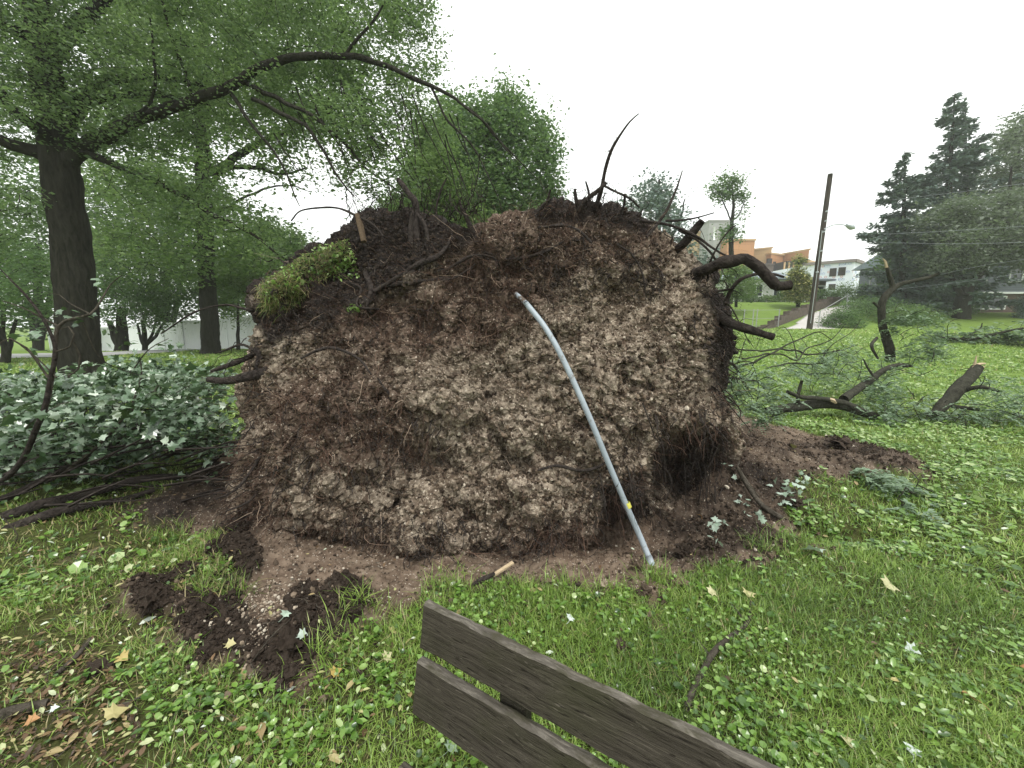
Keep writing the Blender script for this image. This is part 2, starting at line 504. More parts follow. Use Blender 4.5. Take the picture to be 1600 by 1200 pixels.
cc = mixc(nt, attr(nt, "soil"), cc, c_soil)
nt.links.new(cc, b.inputs["Base Color"]); bump(nt, b, mathn(nt, 'ADD', n1, n2), 0.7, 0.012)
M['ground'] = m

def build_ground():
    rr = np.concatenate([[0.0, 0.5], np.geomspace(0.8, 5.5, 430), np.geomspace(5.56, 240, 170)])
    az = np.concatenate([np.linspace(-78, 78, 860), np.linspace(80, 280, 50)])
    az = np.radians(az)
    A, R = np.meshgrid(az, rr, indexing='ij')
    X = np.sin(A) * R; Y = np.cos(A) * R
    sm = soil_mask(X, Y)
    Z = h(X, Y, True, sm)
    acc = Acc()
    V = np.stack([X, Y, Z], -1).reshape(-1, 3)
    F = grid_faces(len(az), len(rr), True)[:, ::-1]
    acc.add(V, F)
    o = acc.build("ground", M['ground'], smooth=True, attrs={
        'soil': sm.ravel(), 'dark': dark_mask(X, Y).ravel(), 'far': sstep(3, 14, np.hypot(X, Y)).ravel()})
    tag(o, "park lawn with torn bare soil around the uprooted tree", None, None, 'structure')
    return o
build_ground()
# ---------------------------------------------------------------- the uprooted tree
OUT = [(392,905),(398,850),(366,800),(368,745),(385,705),(392,660),(382,628),(372,600),(388,565),(400,530),(412,500),(392,478),(400,452),(428,432),(468,400),
       (528,380),(540,360),(575,338),(610,333),(650,338),(690,352),(735,368),(775,352),(815,340),(855,322),(900,316),(935,322),(970,322),(1002,347),
       (1035,374),(1062,400),(1090,425),(1112,455),(1126,485),(1138,510),(1136,545),(1122,575),(1120,610),(1138,650),(1160,700),(1130,760),(1080,800),(1020,830),(960,850),(925,905),(660,930)]
def hem_y(px):
    return np.interp(px, [360,400,440,500,560,620,700,760,820,870,905,925,935,1000,1010,1060,1110,1170],
                         [835,838,828,828,842,858,872,884,886,880,862,830,800,772,700,668,660,655])
_pr = np.random.default_rng(91)
PITS = [(_pr.uniform(430, 1090), _pr.uniform(420, 820), _pr.uniform(4, 13), _pr.uniform(.04, .11)) for _ in range(75)] + [(765,620,9,.13),(741,623,8,.12),(850,548,10,.12),(893,641,9,.14),(716,691,7,.1),(872,545,8,.08),(668,612,8,.08),(600,620,13,.08),(720,535,10,.06),
        (822,715,10,.10),(560,690,14,.08),(640,745,12,.07),(780,700,14,.07),(930,560,12,.05),(1000,560,10,.05),(700,780,22,.08),(545,600,14,.07),(860,440,16,.06),(800,425,20,.09)]
HUM_SHADE = [[(340,520),(345,430),(400,400),(470,360),(528,320),(560,280),(640,270),(720,300),(755,372),(690,400),(640,440),(575,470),(530,500),(470,515),(420,540),(395,520),(385,470),(440,430)],
       [(820,330),(850,270),(980,270),(1045,350),(1000,362),(930,350),(860,348)],
       [(1085,385),(1090,340),(1180,400),(1200,500),(1180,600),(1125,640),(1118,560),(1112,480)],
       [(1030,690),(1130,670),(1150,720),(1080,790),(1020,760)],[(935,760),(1010,740),(1010,800),(940,850)]]  # last two areas are hollows, their shade painted in as dark colour
REDZ = [[(480,480),(620,470),(760,400),(860,400),(870,470),(760,540),(650,560),(520,540)],[(420,620),(560,560),(640,620),(660,720),(560,730),(430,700)],
        [(730,270),(860,270),(1000,345),(1060,400),(960,400),(860,440),(700,420)],[(370,700),(420,700),(430,820),(380,820)],[(820,820),(910,820),(900,890),(800,890)]]
def plate_Y(px, py, r01=None):
    """forward distance of the torn face"""
    Y = np.interp(py, [300,330,400,600,800,900,940],[3.75,3.62,3.36,3.0,2.80,2.76,2.80])
    Y = Y + 0.22 * ((px - 720) / 380) ** 2
    # upper left: dark topsoil slope leans back; right: soil flank turns away
    Y = Y + 0.25 * sstep(0, 60, sdist(px, py, HUM_SHADE[0])) 
    # big relief
    q = np.stack([px / 620 * 3, py / 620 * 3], -1)
    n1 = fbm(q[..., 0] * 1.5, q[..., 1] * 1.5, 0.3, 3)
    Y = Y - 0.17 * n1 - 0.05 * ridged(q[..., 0] * 3.3 + 4, q[..., 1] * 3.3, 5.5, 2)
    # lower left shelf and bulges
    Y = Y - 0.16 * gauss(px, py, 480, 700, 90, 90) - 0.18 * gauss(px, py, 800, 780, 130, 80) + 0.10 * gauss(px, py, 590, 780, 70, 60)
    Y = Y - 0.10 * gauss(px, py, 1010, 520, 110, 120) + 0.08 * gauss(px, py, 800, 430, 70, 50)
    # undercut below the hem
    hy = hem_y(px) + 9 * perlin(px / 26.0, 3.3, 0.0)
    Y = Y - 0.10 * sstep(-110, -12, py - hy) + (0.85 - .38 * sstep(950, 1010, px)) * sstep(-8, 22 + 24 * sstep(950, 1010, px), py - hy)
    Y = Y + 0.22 * sstep(0, 45, sdist(px, py, [(1010,655),(1110,640),(1130,700),(1080,790),(1000,780)]))
    for cx, cy, r, d in PITS:
        dd = np.hypot(px - cx, (py - cy) * 1.1) + 3 * perlin(px / 7.0, py / 7.0, cx)
        Y = Y + d * sstep(r * 1.3, r * 0.55, dd)
    return Y
def fine_disp(V):
    x, y, z = V[..., 0], V[..., 1], V[..., 2]
    wx = x + 0.06 * perlin(x * 5, y * 5, z * 5)
    d = 0.055 * fbm(wx * 4.2, y * 4.2, z * 4.2, 3) + 0.040 * ridged(wx * 9, y * 9, z * 9, 2) * (0.6 + 0.8 * perlin(x * 2, y * 2, z * 2 + 5))
    d = d + 0.016 * ridged(x * 28, y * 28, z * 28, 2) + 0.006 * perlin(x * 70, y * 70, z * 70)
    return d
tree_root = thing("uprooted_tree", "huge upturned wall of torn roots and soil of the uprooted tree", "uprooted tree", (0.0, 3.6, 0.0))

def build_plate():
    c0 = np.array([760.0, 610.0])
    out = np.array(OUT, float)
    n_az, n_r = 1150, 330
    ang = np.arctan2(out[:, 1] - c0[1], out[:, 0] - c0[0])
    # resample the outline evenly by arc length
    P2 = np.concatenate([out, out[:1]]); L = np.concatenate([[0], np.cumsum(np.linalg.norm(np.diff(P2, axis=0), axis=1))])
    s = np.linspace(0, L[-1], n_az, endpoint=False)
    ox = np.interp(s, L, P2[:, 0]); oy = np.interp(s, L, P2[:, 1])
    nz = 7 * fbm(ox / 30, oy / 30, 2.0, 3) + 3 * perlin(ox / 6, oy / 6, 4.0)
    dn = np.stack([ox - c0[0], oy - c0[1]], -1); dn /= np.linalg.norm(dn, axis=1)[:, None]
    ox = ox + dn[:, 0] * nz; oy = oy + dn[:, 1] * nz
    t = np.linspace(0, 1, n_r) ** 0.8
    t[0] = 0.002
    PX = c0[0] + (ox[:, None] - c0[0]) * t[None]; PY = c0[1] + (oy[:, None] - c0[1]) * t[None]
    Rpix = np.hypot(ox - c0[0], oy - c0[1])[:, None]
    dEdge = (1 - t[None]) * Rpix
    Y = plate_Y(PX, PY)
    Y = Y + 0.40 * (1 - np.sqrt(np.clip(1 - (1 - np.clip(dEdge / 55, 0, 1)) ** 2, 0, 1)))
    V = P(PX, PY, Y)
    # outward normals by differences, displace
    du = np.roll(V, -1, 0) - np.roll(V, 1, 0); dv = np.gradient(V, axis=1)
    N = np.cross(dv, du); N /= np.linalg.norm(N, axis=2)[..., None] + 1e-9
    flip = (N[..., 1] > 0) & True
    N[N[..., 1].mean() > 0 if False else flip] *= -1
    V = V + N * (fine_disp(V) * sstep(0, 0.02, t)[None])[..., None]
    # back shell: the plate is about a metre thick and rounds off toward the stump
    tb = np.array([1.0, 0.97, 0.92, 0.84, 0.72, 0.55, 0.38, 0.2, 0.03])
    yb = np.array([0.12, 0.35, 0.55, 0.72, 0.86, 0.96, 1.02, 1.05, 1.06])
    e = V[:, -1]
    ctr = np.array([-0.05, 4.2, 1.25])
    B = []
    for k, (a, yy) in enumerate(zip(tb, yb)):
        q = ctr + (e - ctr) * np.array([a, 1.0, a]); q[:, 1] = e[:, 1] * a + 3.9 * (1 - a) + yy * 0.8
        q = q + 0.05 * fbm(q[:, 0] * 3, q[:, 1] * 3, q[:, 2] * 3, 3)[:, None]
        B.append(q)
    B = np.stack(B, 1)
    AV = np.concatenate([V, B], 1)
    nv = AV.shape[1]
    F = grid_faces(n_az, nv, True)
    acc = Acc(); acc.add(AV.reshape(-1, 3), F)
    px, py = topx(AV.reshape(-1, 3))
    wx = px + 14 * perlin(px / 22, py / 22, 3.0); wy = py + 14 * perlin(px / 22, py / 22, 13.0)
    hum = np.zeros(px.shape)
    for q in HUM_SHADE: hum = np.maximum(hum, sstep(-14, 10, sdist(wx, wy, q)))  # topsoil areas plus the painted shade of the right hollows
    red = np.zeros(px.shape)
    for q in REDZ: red = np.maximum(red, sstep(-30, 20, sdist(wx, wy, q)))
    back = np.zeros((n_az, nv)); back[:, n_r:] = 0.8
    hum = np.maximum(hum, back.ravel())
    o = acc.build("root_plate", M['plate'], tree_root, smooth=False, attrs={'dark': hum, 'red': red})
    o['label'] = "gritty tan and brown face of packed clay with black topsoil along its upper edge"
    return V, N, hum.reshape(n_az, nv)[:, :n_r], red.reshape(n_az, nv)[:, :n_r], PX, PY
m, nt, b = mat_base("plate_mat", 0.92, 0.06)
p = geo_pos(nt)
n1 = noise(nt, 7, 10, 0.7, p, 0.4); n2 = noise(nt, 60, 5, 0.7, p); n3 = noise(nt, 2.3, 4, 0.55, p); n4 = noise(nt, 24, 5, 0.65, p, 0.5)
clay = ramp(nt, n1, [(0.25, (0.042, 0.032, 0.024)), (0.40, (0.10, 0.077, 0.058)), (0.54, (0.20, 0.163, 0.125)), (0.76, (0.38, 0.325, 0.26))])
clay = mixc(nt, ramp(nt, n3, [(0.42, (0, 0, 0)), (0.66, (0.75, 0.75, 0.75))]), clay, mixc(nt, 0.55, clay, (0.10, 0.066, 0.045)))
clay = mixc(nt, ramp(nt, n4, [(0.5, (0, 0, 0)), (0.62, (0.8, 0.8, 0.8))]), clay, (0.40, 0.335, 0.26))
clay = mixc(nt, ramp(nt, n4, [(0.3, (0.85, 0.85, 0.85)), (0.42, (0, 0, 0))]), clay, (0.035, 0.024, 0.017))
clay = mixc(nt, mathn(nt, 'MULTIPLY', attr(nt, "red"), 0.68), clay, ramp(nt, n2, [(0.3, (0.036, 0.022, 0.017)), (0.7, (0.125, 0.08, 0.06))]))
hum = ramp(nt, n2, [(0.3, (0.010, 0.0085, 0.008)), (0.7, (0.045, 0.038, 0.034))])  # topsoil tone, also painted into the hollows as shade
cc = mixc(nt, attr(nt, "dark"), clay, hum)
vo = node(nt, "ShaderNodeTexVoronoi"); vo.inputs["Scale"].default_value = 70; nt.links.new(p, vo.inputs[0])
sep = node(nt, "ShaderNodeSeparateColor"); nt.links.new(vo.outputs["Color"], sep.inputs[0])
fl = mathn(nt, 'MULTIPLY', mathn(nt, 'GREATER_THAN', sep.outputs[0], 0.86), mathn(nt, 'LESS_THAN', vo.outputs["Distance"], 0.4))
fl = mathn(nt, 'MULTIPLY', fl, mathn(nt, 'SUBTRACT', 1.0, mathn(nt, 'MULTIPLY', attr(nt, "dark"), 0.8)))
cc = mixc(nt, fl, cc, ramp(nt, sep.outputs[1], [(0, (0.32, 0.25, 0.2)), (1, (0.5, 0.44, 0.36))]))
nt.links.new(cc, b.inputs["Base Color"]); bump(nt, b, mathn(nt, 'ADD', n4, n2), 0.8, 0.015)
M['plate'] = m
PV, PN, PHUM_SHADE, PRED, PPX, PPY = build_plate()

def crumb_mat(name):
    m, nt, b = mat_base(name, 0.9, 0.08)
    c = ramp(nt, attr(nt, "rnd"), [(0.0, (0.009, 0.007, 0.006)), (0.25, (0.04, 0.030, 0.023)), (0.5, (0.15, 0.112, 0.08)), (0.75, (0.29, 0.228, 0.168)), (0.9, (0.42, 0.35, 0.27)), (1.0, (0.62, 0.56, 0.46))])
    n = noise(nt, 80, 4, 0.7, geo_pos(nt))
    c = mixc(nt, n, c, mixc(nt, 0.5, c, (0.08, 0.06, 0.045)))
    nt.links.new(c, b.inputs["Base Color"]); bump(nt, b, n, 0.6, 0.006)
    return m
M['crumb'] = crumb_mat("soil_crumb_mat")
M['root_red'] = leaf_mat("fine_root_mat", [(0, (0.02, 0.014, 0.011)), (0.45, (0.07, 0.043, 0.033)), (0.85, (0.17, 0.105, 0.075)), (1, (0.42, 0.32, 0.24))], None, 0.0, 0.9, 0.08)
M['root'] = bark_mat("root_bark_mat", (0.016, 0.013, 0.012), (0.075, 0.063, 0.055), 30, 1.0)
M['bark'] = bark_mat("trunk_bark_mat", (0.012, 0.0115, 0.009), (0.05, 0.047, 0.038), 16, 0.22)
M['bark_grey'] = bark_mat("fallen_bark_mat", (0.03, 0.026, 0.02), (0.12, 0.105, 0.085), 30, 0.6)
M['rawwood'] = flat_mat("raw_split_wood_mat", (0.40, 0.31, 0.20), 0.7, 0.3, 0.3, 40)

def plate_pick(n, weight=None):
    na, nr = PPX.shape
    i = RNG.integers(0, na, n * 3); j = (np.sqrt(RNG.random(n * 3)) * (nr - 3)).astype(int) + 1
    # even by area in the (approximately star shaped) polar grid
    if weight is not None:
        w = weight(i, j); keep = RNG.random(len(i)) < w
        i, j = i[keep], j[keep]
    return i[:n], j[:n]

def build_crumbs():
    acc = Acc()
    for s in range(4):
        i, j = plate_pick(9000)
        v, f = clod_shape(s, 1)
        sz = np.exp(RNG.normal(-4.25, 0.5, len(i))); sz = np.clip(sz, 0.006, 0.05)
        pos = PV[i, j] + PN[i, j] * (sz * 0.15)[:, None]
        hm = PHUM_SHADE[i, j]
        r = RNG.random(len(i))
        rnd = np.where(RNG.random(len(i)) < hm, r * 0.25, 0.14 + 0.56 * r ** 1.3)
        rnd = np.where((RNG.random(len(i)) < 0.035) & (hm < .5), 0.95, rnd)
        rnd = rnd - 0.25 * PRED[i, j] * (rnd > .3)
        scatter(acc, pos, rand_rot(len(i), 1.5), sz, v, f, rnd)
    o = acc.build("soil_crumbs", M['crumb'], tree_root)
    o['kind'] = 'stuff'
build_crumbs()

def hair_roots():
    acc = Acc()
    def wt(i, j):
        px, py = PPX[i, j], PPY[i, j]
        hy = hem_y(px)
        w = 0.12 + 0.75 * PRED[i, j] + 0.8 * gauss(py, 0, hy, 0, 26, 1) + 0.25 * PHUM_SHADE[i, j]
        w = w + 0.45 * sstep(1075, 1125, px) * sstep(420, 470, py) + 0.8 * sstep(420, 385, px) * sstep(560, 600, py)
        return np.clip(w, 0, 1)
    n = 11500
    i, j = plate_pick(n * 2, wt); i, j = i[:n], j[:n]; n = len(i)
    L = np.clip(np.exp(RNG.normal(-1.9, 0.5, n)), 0.05, 0.42)
    R = np.clip(np.exp(RNG.normal(-6.7, 0.4, n)), 0.0007, 0.004)
    K = 7
    pos = PV[i, j] - PN[i, j] * 0.01
    d = PN[i, j] * 1.0 + RNG.normal(0, 0.55, (n, 3)); d /= np.linalg.norm(d, axis=1)[:, None]
    bias = RNG.normal(0, 0.5, (n, 3)) + np.array([0, -0.1, -0.55])
    C = [pos]
    for k in range(K - 1):
        d = d + bias * 0.22 + RNG.normal(0, 0.28, (n, 3)); d /= np.linalg.norm(d, axis=1)[:, None]
        C.append(C[-1] + d * (L / (K - 1))[:, None])
    C = np.stack(C, 1)
    T = np.gradient(C, axis=1); T /= np.linalg.norm(T, axis=2)[..., None]
    A = np.cross(T, [0.3, 0.2, 0.93]); A /= np.linalg.norm(A, axis=2)[..., None] + 1e-9
    Bn = np.cross(T, A)
    rad = R[:, None] * np.linspace(1, 0.35, K)[None]
    ring = []
    for a in (0, 2.094, 4.189):
        ring.append(C + rad[..., None] * (A * math.cos(a) + Bn * math.sin(a)))
    V = np.stack(ring, 2)          # n,K,3,3
    idx = np.arange(K * 3).reshape(K, 3)
    f = []
    for k in range(K - 1):
        for s in range(3):
            f.append([idx[k, s], idx[k, (s + 1) % 3], idx[k + 1, (s + 1) % 3], idx[k + 1, s]])
    f = np.array(f)
    F = (f[None] + (np.arange(n) * K * 3)[:, None, None]).reshape(-1, 4)
    rnd = np.clip(RNG.beta(2, 2.2, n) - 0.3 * PHUM_SHADE[i, j], 0, 0.93); rnd[RNG.random(n) < 0.03] = 1
    acc.add(V.reshape(-1, 3), F, np.repeat(rnd, len(f)))
    o = acc.build("fine_roots", M['root_red'], tree_root)
    o['kind'] = 'stuff'
hair_roots()

def add_strip(acc, C, R):
    n = len(C); T = np.gradient(C, axis=0); T /= np.linalg.norm(T, axis=1)[:, None] + 1e-9
    A = np.cross(T, [.21, .35, .91]); A /= np.linalg.norm(A, axis=1)[:, None] + 1e-9; B = np.cross(T, A)
    V = np.stack([C + R[:, None] * (A * math.cos(t) + B * math.sin(t)) for t in (0, 2.094, 4.189)], 1).reshape(-1, 3)
    I, J = np.meshgrid(np.arange(n - 1), np.arange(3), indexing='ij'); J2 = (J + 1) % 3
    acc.add(V, np.stack([I * 3 + J, I * 3 + J2, (I + 1) * 3 + J2, (I + 1) * 3 + J], -1).reshape(-1, 4))
def yat(px, py, off=0.05):
    return float(plate_Y(np.array([px], float), np.array([py], float))[0]) - off
def root_path(pts, off=0.06):
    """pts: (px,py) on the face or (px,py,Y)"""
    return np.array([P(p[0], p[1], p[2] if len(p) > 2 else yat(p[0], p[1], off)) for p in pts])
def root(pts, radii, label=None, sides=9, off=0.06, rough=0.34, mat='root', wob=0.016, name="root"):
    a = Acc(); tube(a, root_path(pts, off), radii, sides, 0.03, rough, wob, seed=len(tree_root.children))
    C = root_path(pts, off); r0 = float(np.max(radii))
    if r0 > .018:                                          # torn side rootlets
        CC, RR = smooth_path(C, radii, .04)
        for k in range(int(4 + r0 * 160)):
            i = RNG.integers(1, len(CC)); d = RNG.normal(0, 1, 3); d[2] -= .5; d /= np.linalg.norm(d); L = RNG.uniform(.03, .14)
            q = CC[i] + d * RR[i] * .7; p_, r_ = smooth_path([q, q + d * L * .5 + RNG.normal(0, .012, 3), q + d * L + RNG.normal(0, .03, 3) - [0, 0, L * .3]], [.003, .002, .001], .02)
            add_strip(a, p_, r_)
    o = a.build(name, M[mat], tree_root, smooth=True)
    if label: o['label'] = label
    return o
# the big hooked root at the right and its neighbours
root([(1085,425,3.4),(1105,420,3.3),(1125,410,3.2),(1150,407,3.15),(1165,405,3.12),(1185,420,3.1),(1205,440,3.08),(1215,448,3.07),(1235,446,3.06)], [.035,.045,.047,.045,.043,.042,.04,.032,.028], "thick bare root arching over like a hook", 12)
root([(1085,440,3.45),(1105,425,3.42),(1128,408,3.4)], [.03,.028,.024], "short broken root stub behind the hooked root")
root([(1100,470,3.5),(1125,495,3.35),(1150,508,3.25),(1185,519,3.2),(1209,526,3.18)], [.042,.038,.034,.031,.028], "stout root stub pointing right over the lawn", 12)
root([(1110,480,3.5),(1122,500,3.4),(1145,525,3.32),(1152,528,3.3)], [.04,.035,.028,.02])
root([(1050,395,3.6),(1068,380,3.5),(1085,360,3.45),(1097,345,3.4)], [.036,.032,.029,.025], "upright cut root at the upper right corner", 10)
root([(1135,470,3.4),(1145,450,3.35),(1160,435,3.3),(1180,428,3.3),(1205,427,3.3),(1225,432,3.3)], [.018,.017,.015,.013,.011,.009])
root([(1120,455,3.4),(1135,452,3.35),(1148,449,3.3)], [.014,.012,.01])
root([(1000,345,3.6),(1045,352,3.5),(1085,368,3.4),(1110,385,3.35),(1130,398,3.3),(1150,405,3.3)], [.012,.012,.012,.010,.008,.006])
root([(1060,360,3.5),(1090,375,3.4),(1115,400,3.35),(1122,420,3.35),(1118,432,3.35)], [.01,.01,.009,.008,.007])
root([(1105,440,3.4),(1110,410,3.35),(1125,380,3.3),(1140,360,3.3),(1150,352,3.3)], [.009,.009,.008,.006,.004])
root([(1040,345,3.6),(1070,343,3.5),(1090,340,3.4),(1115,333,3.4)], [.01,.008,.007,.005])
# the tall sprout-like root on top
root([(930,325,3.7),(938,300,3.62),(945,265,3.58),(955,235,3.55),(970,210,3.52),(985,190,3.5),(999,178,3.5)], [.026,.020,.015,.012,.009,.007,.004], "tall thin root standing up from the top", 9)
root([(895,345,3.6),(915,315,3.55),(935,298,3.5),(948,285,3.5)], [.02,.018,.014,.012])
root([(905,330,3.65),(900,312,3.6),(898,296,3.6)], [.022,.016,.01]); root([(922,318,3.7),(919,300,3.65),(915,285,3.6)], [.012,.01,.006])
root([(940,288,3.55),(965,300,3.5),(985,310,3.5),(1000,325,3.5)], [.01,.009,.008,.006])
root([(850,345,3.6),(853,325,3.6),(860,295,3.55)], [.02,.015,.012]); root([(835,345,3.6),(850,318,3.55),(862,310,3.5)], [.02,.015,.01])
root([(965,340,3.6),(975,320,3.55),(975,303,3.5)], [.014,.010,.008])
root([(1010,370,3.45),(1040,330,3.5),(1055,300,3.55),(1068,265,3.6)], [.014,.012,.009,.006])
root([(740,365,3.5),(732,345,3.5),(722,325,3.55),(719,312,3.55)], [.022,.02,.014,.01], "pale broken root splinter on the crest")
root([(685,352,3.55),(680,325,3.55),(687,295,3.55),(696,278,3.55)], [.012,.01,.009,.006])
root([(655,395,3.5),(650,350,3.55),(650,320,3.6),(637,300,3.7),(622,280,3.8)], [.03,.034,.032,.024,.02], "dark upright root stem near the left crest", 9)
root([(642,400,3.45),(641,360,3.5),(645,325,3.55)], [.022,.02,.016]); root([(648,330,3.58),(662,350,3.5),(668,380,3.45)], [.02,.016,.012])
# roots across the dark topsoil
root([(585,455),(625,432),(655,412),(685,398),(706,368)], [.014,.022,.022,.018,.012], "crooked root crossing the black topsoil")
root([(560,480),(600,450),(640,442),(665,440),(700,434)], [.010,.016,.018,.016,.010])
root([(570,425),(580,455),(574,480),(582,492)], [.022,.024,.016,.010]); root([(560,330),(565,350),(585,368),(595,368)], [.016,.016,.01,.008])
root([(455,345,3.9),(470,330,3.8),(500,324,3.7),(530,325,3.6),(560,338,3.5),(585,352,3.45),(600,370,3.4)], [.006,.008,.009,.010,.011,.011,.010], "long thin root looping out over the left slope", 6)
root([(545,440),(565,450),(560,478),(595,482)], [.008,.01,.009,.008], off=.1); root([(655,455),(690,440),(715,430),(745,410)], [.012,.014,.012,.008])
root([(760,395),(800,405),(845,398),(880,380)], [.012,.016,.014,.008]); root([(840,355),(880,352),(905,360),(925,378)], [.012,.014,.012,.008], off=.1)
root([(700,420),(735,400),(770,402),(790,430)], [.008,.012,.01,.006], off=.1); root([(960,380),(985,395),(1005,430),(1012,470)], [.008,.008,.007,.005], off=.08)
root([(470,560),(500,548),(525,545),(560,560),(580,585)], [.01,.012,.012,.01,.006], off=.12); root([(840,735),(870,728),(905,735),(935,728),(955,712)], [.008,.012,.012,.010,.006], off=.1)
root([(590,590),(600,610),(625,635),(645,650)], [.008,.010,.008,.006], off=.1); root([(1050,640,3.3),(1085,650,3.15),(1110,662,3.0),(1135,690,2.95)], [.012,.011,.01,.006], off=.1)
# roots leaving the left edge
root([(420,580,3.2),(390,590,3.15),(355,596,3.1),(325,592,3.1)], [.04,.036,.03,.02], "dark root sticking out at the left edge", 10)
root([(430,520,3.5),(405,545,3.3),(385,560,3.25),(345,575,3.2),(330,580,3.2)], [.03,.03,.022,.016,.010])
root([(440,500,3.5),(412,530,3.3),(404,560,3.2),(398,590,3.15)], [.016,.016,.012,.010]); root([(410,560,3.2),(380,540,3.2),(350,548,3.2),(335,552,3.2)], [.012,.010,.008,.005])
root([(420,690,2.95),(390,735,2.8),(365,765,2.7),(335,780,2.6)], [.012,.010,.008,.005]); root([(410,760,2.85),(385,785,2.7),(350,800,2.6)], [.010,.008,.004])
root([(425,475,3.6),(395,485,3.5),(350,478,3.5),(300,490,3.5),(250,520,3.6)], [.012,.012,.010,.008,.005], "thin rootlet reaching left toward the fallen branches", 6)
# roots in the right undercut
for k in range(26):
    x0 = RNG.uniform(935, 1130); y0 = RNG.uniform(650, 790) if x0 > 1000 else RNG.uniform(750, 830)
    Y0 = yat(x0, y0, 0.15); dx = RNG.uniform(-25, 25)
    root([(x0, y0 - 25, Y0), (x0 + dx * .5, y0, Y0 - .05), (x0 + dx, y0 + RNG.uniform(15, 55), Y0 - .08 + RNG.uniform(-.05, .05))], [.006, .005, .003], None, 5, rough=0)
for k in range(18):
    x0 = RNG.uniform(1085, 1140); y0 = RNG.uniform(440, 640)
    root([(x0, y0, 3.45), (x0 + RNG.uniform(5, 25), y0 + RNG.uniform(-10, 25), 3.3), (x0 + RNG.uniform(10, 55), y0 + RNG.uniform(10, 75), 3.25)], [.008, .006, .003], None, 5, rough=0, wob=.03)

# loose tangle of thinner woody roots
def tangle():
    a = Acc()
    zones = [((1080, 1135), (400, 640), 60, (35, 40)), ((740, 1040), (355, 450), 170, (0, 20)), ((420, 720), (400, 540), 130, (-5, 15)), ((380, 430), (520, 840), 60, (-35, 25)),
             ((430, 700), (600, 760), 90, (0, 35)), ((940, 1140), (640, 800), 90, (0, 60)), ((540, 760), (325, 352), 75, (2, -48)), ((850, 1000), (322, 345), 30, (5, -22)), ((430, 920), (800, 860), 130, (0, 40))]
    for (xa, xb), (ya, yb), n, (dx, dy) in zones:
        for k in range(n):
            x0, y0 = RNG.uniform(xa, xb), RNG.uniform(ya, yb)
            Y0 = yat(x0, y0, 0.02); L = RNG.uniform(.5, 1.6)
            x1, y1 = x0 + (dx + RNG.normal(0, 22)) * L * .5, y0 + (dy + RNG.normal(0, 16)) * L * .5
            x2, y2 = x1 + (dx + RNG.normal(0, 26)) * L * .5, y1 + (dy + RNG.normal(0, 20)) * L * .5
            pts = np.array([P(x0, y0, Y0), P(x1, y1, Y0 - RNG.uniform(.06, .16)), P(x2, y2, Y0 - RNG.uniform(.02, .22))])
            r = RNG.uniform(.002, .007)
            C, R = smooth_path(pts, [r, r * .7, r * .3], .03)
            C = C + .012 * RNG.normal(0, 1, C.shape) * np.minimum(1, np.arange(len(C)) / 2)[:, None]
            add_strip(a, C, R)
    o = a.build("root_tangle", M['root'], tree_root); o['kind'] = 'stuff'
tangle()

# trunk of the fallen tree, lying away behind the plate
a = Acc(); tube(a, [(0.0, 4.4, 1.25), (0.1, 5.2, 1.2), (0.4, 7.5, 0.95), (0.8, 10.5, 0.62), (1.1, 13, .4)], [.55, .36, .3, .26, .2], 20, .12, .12, 0.0, seed=3)
a.build("trunk", M['bark'], tree_root, smooth=True)

# board-like splinter and pale torn wood on the crest
a = Acc(); pts = root_path([(558,335,3.5),(563,355,3.45),(568,378,3.4)])
tube(a, pts, [.02,.03,.026], 5, .02, .3)
o = a.build("splinter", flat_mat("old_split_wood_mat", (0.085, 0.062, 0.04), .9, .1, .4, 60), tree_root); o['label'] = "flat brown wood splinter standing in the crest"
# ---------------------------------------------------------------- ground cover
M['grass'] = leaf_mat("grass_blade_mat", [(0, (0.045, 0.085, 0.016)), (0.35, (0.125, 0.215, 0.034)), (0.75, (0.26, 0.38, 0.07)), (0.93, (0.38, 0.48, 0.15)), (0.96, (0.30, 0.25, 0.12)), (1, (0.38, 0.31, 0.16))], None, 0.3, 0.4, 0.5)
M['weed'] = leaf_mat("weed_leaf_mat", [(0, (0.03, 0.075, 0.014)), (0.4, (0.10, 0.20, 0.03)), (0.75, (0.20, 0.34, 0.06)), (1, (0.42, 0.52, 0.24))], None, 0.3, 0.28, 0.7)
def fan_points(n, r0, r1, power=1.0, az=62):
    r = r0 + (r1 - r0) * RNG.random(n) ** power
    a = np.radians(RNG.uniform(-az, az, n))
    x, y = np.sin(a) * r, np.cos(a) * r
    return x, y
def veg_ok(x, y):
    sm = soil_mask(x, y)
    lit = sdist(x, y, LITTER_POLY)
    keep = RNG.random(len(x)) > sm * 1.15
    keep &= ~((lit > -0.05) & (RNG.random(len(x)) < 0.8))
    keep &= ~((np.abs(x) < 1.7) & (y > 3.2) & (y < 4.9))
    left = sstep(-0.2, -1.4, x) * sstep(5.0, 3.6, y)          # thin worn lawn at the left
    keep &= RNG.random(len(x)) > left * np.clip(0.45 + 0.7 * fbm(x * 2.2, y * 2.2, 40.0, 3), 0, .92)
    # drive and road stay clear
    keep &= ~on_paving(x, y)
    return keep
DRIVE = [tuple(onground(*q)[:2]) for q in [(1219,515),(1262,493),(1290,483.5),(1318,477.5),(1346,477.5),(1334,483),(1318,496),(1303,515)]]
ROAD = [(-80,17),(-24,16.9),(-19,17.6),(-17.5,20),(-18.5,27),(-21,27),(-20.5,20.5),(-24,19.2),(-80,19.6)]
def on_paving(x, y):
    return (sdist(x, y, DRIVE) > 0) | (sdist(x, y, ROAD) > 0)
BT = np.array([[0,-.5,0],[0,.5,0],[0.18,-.38,.5],[0.18,.38,.5],[0.62,0,.93]])
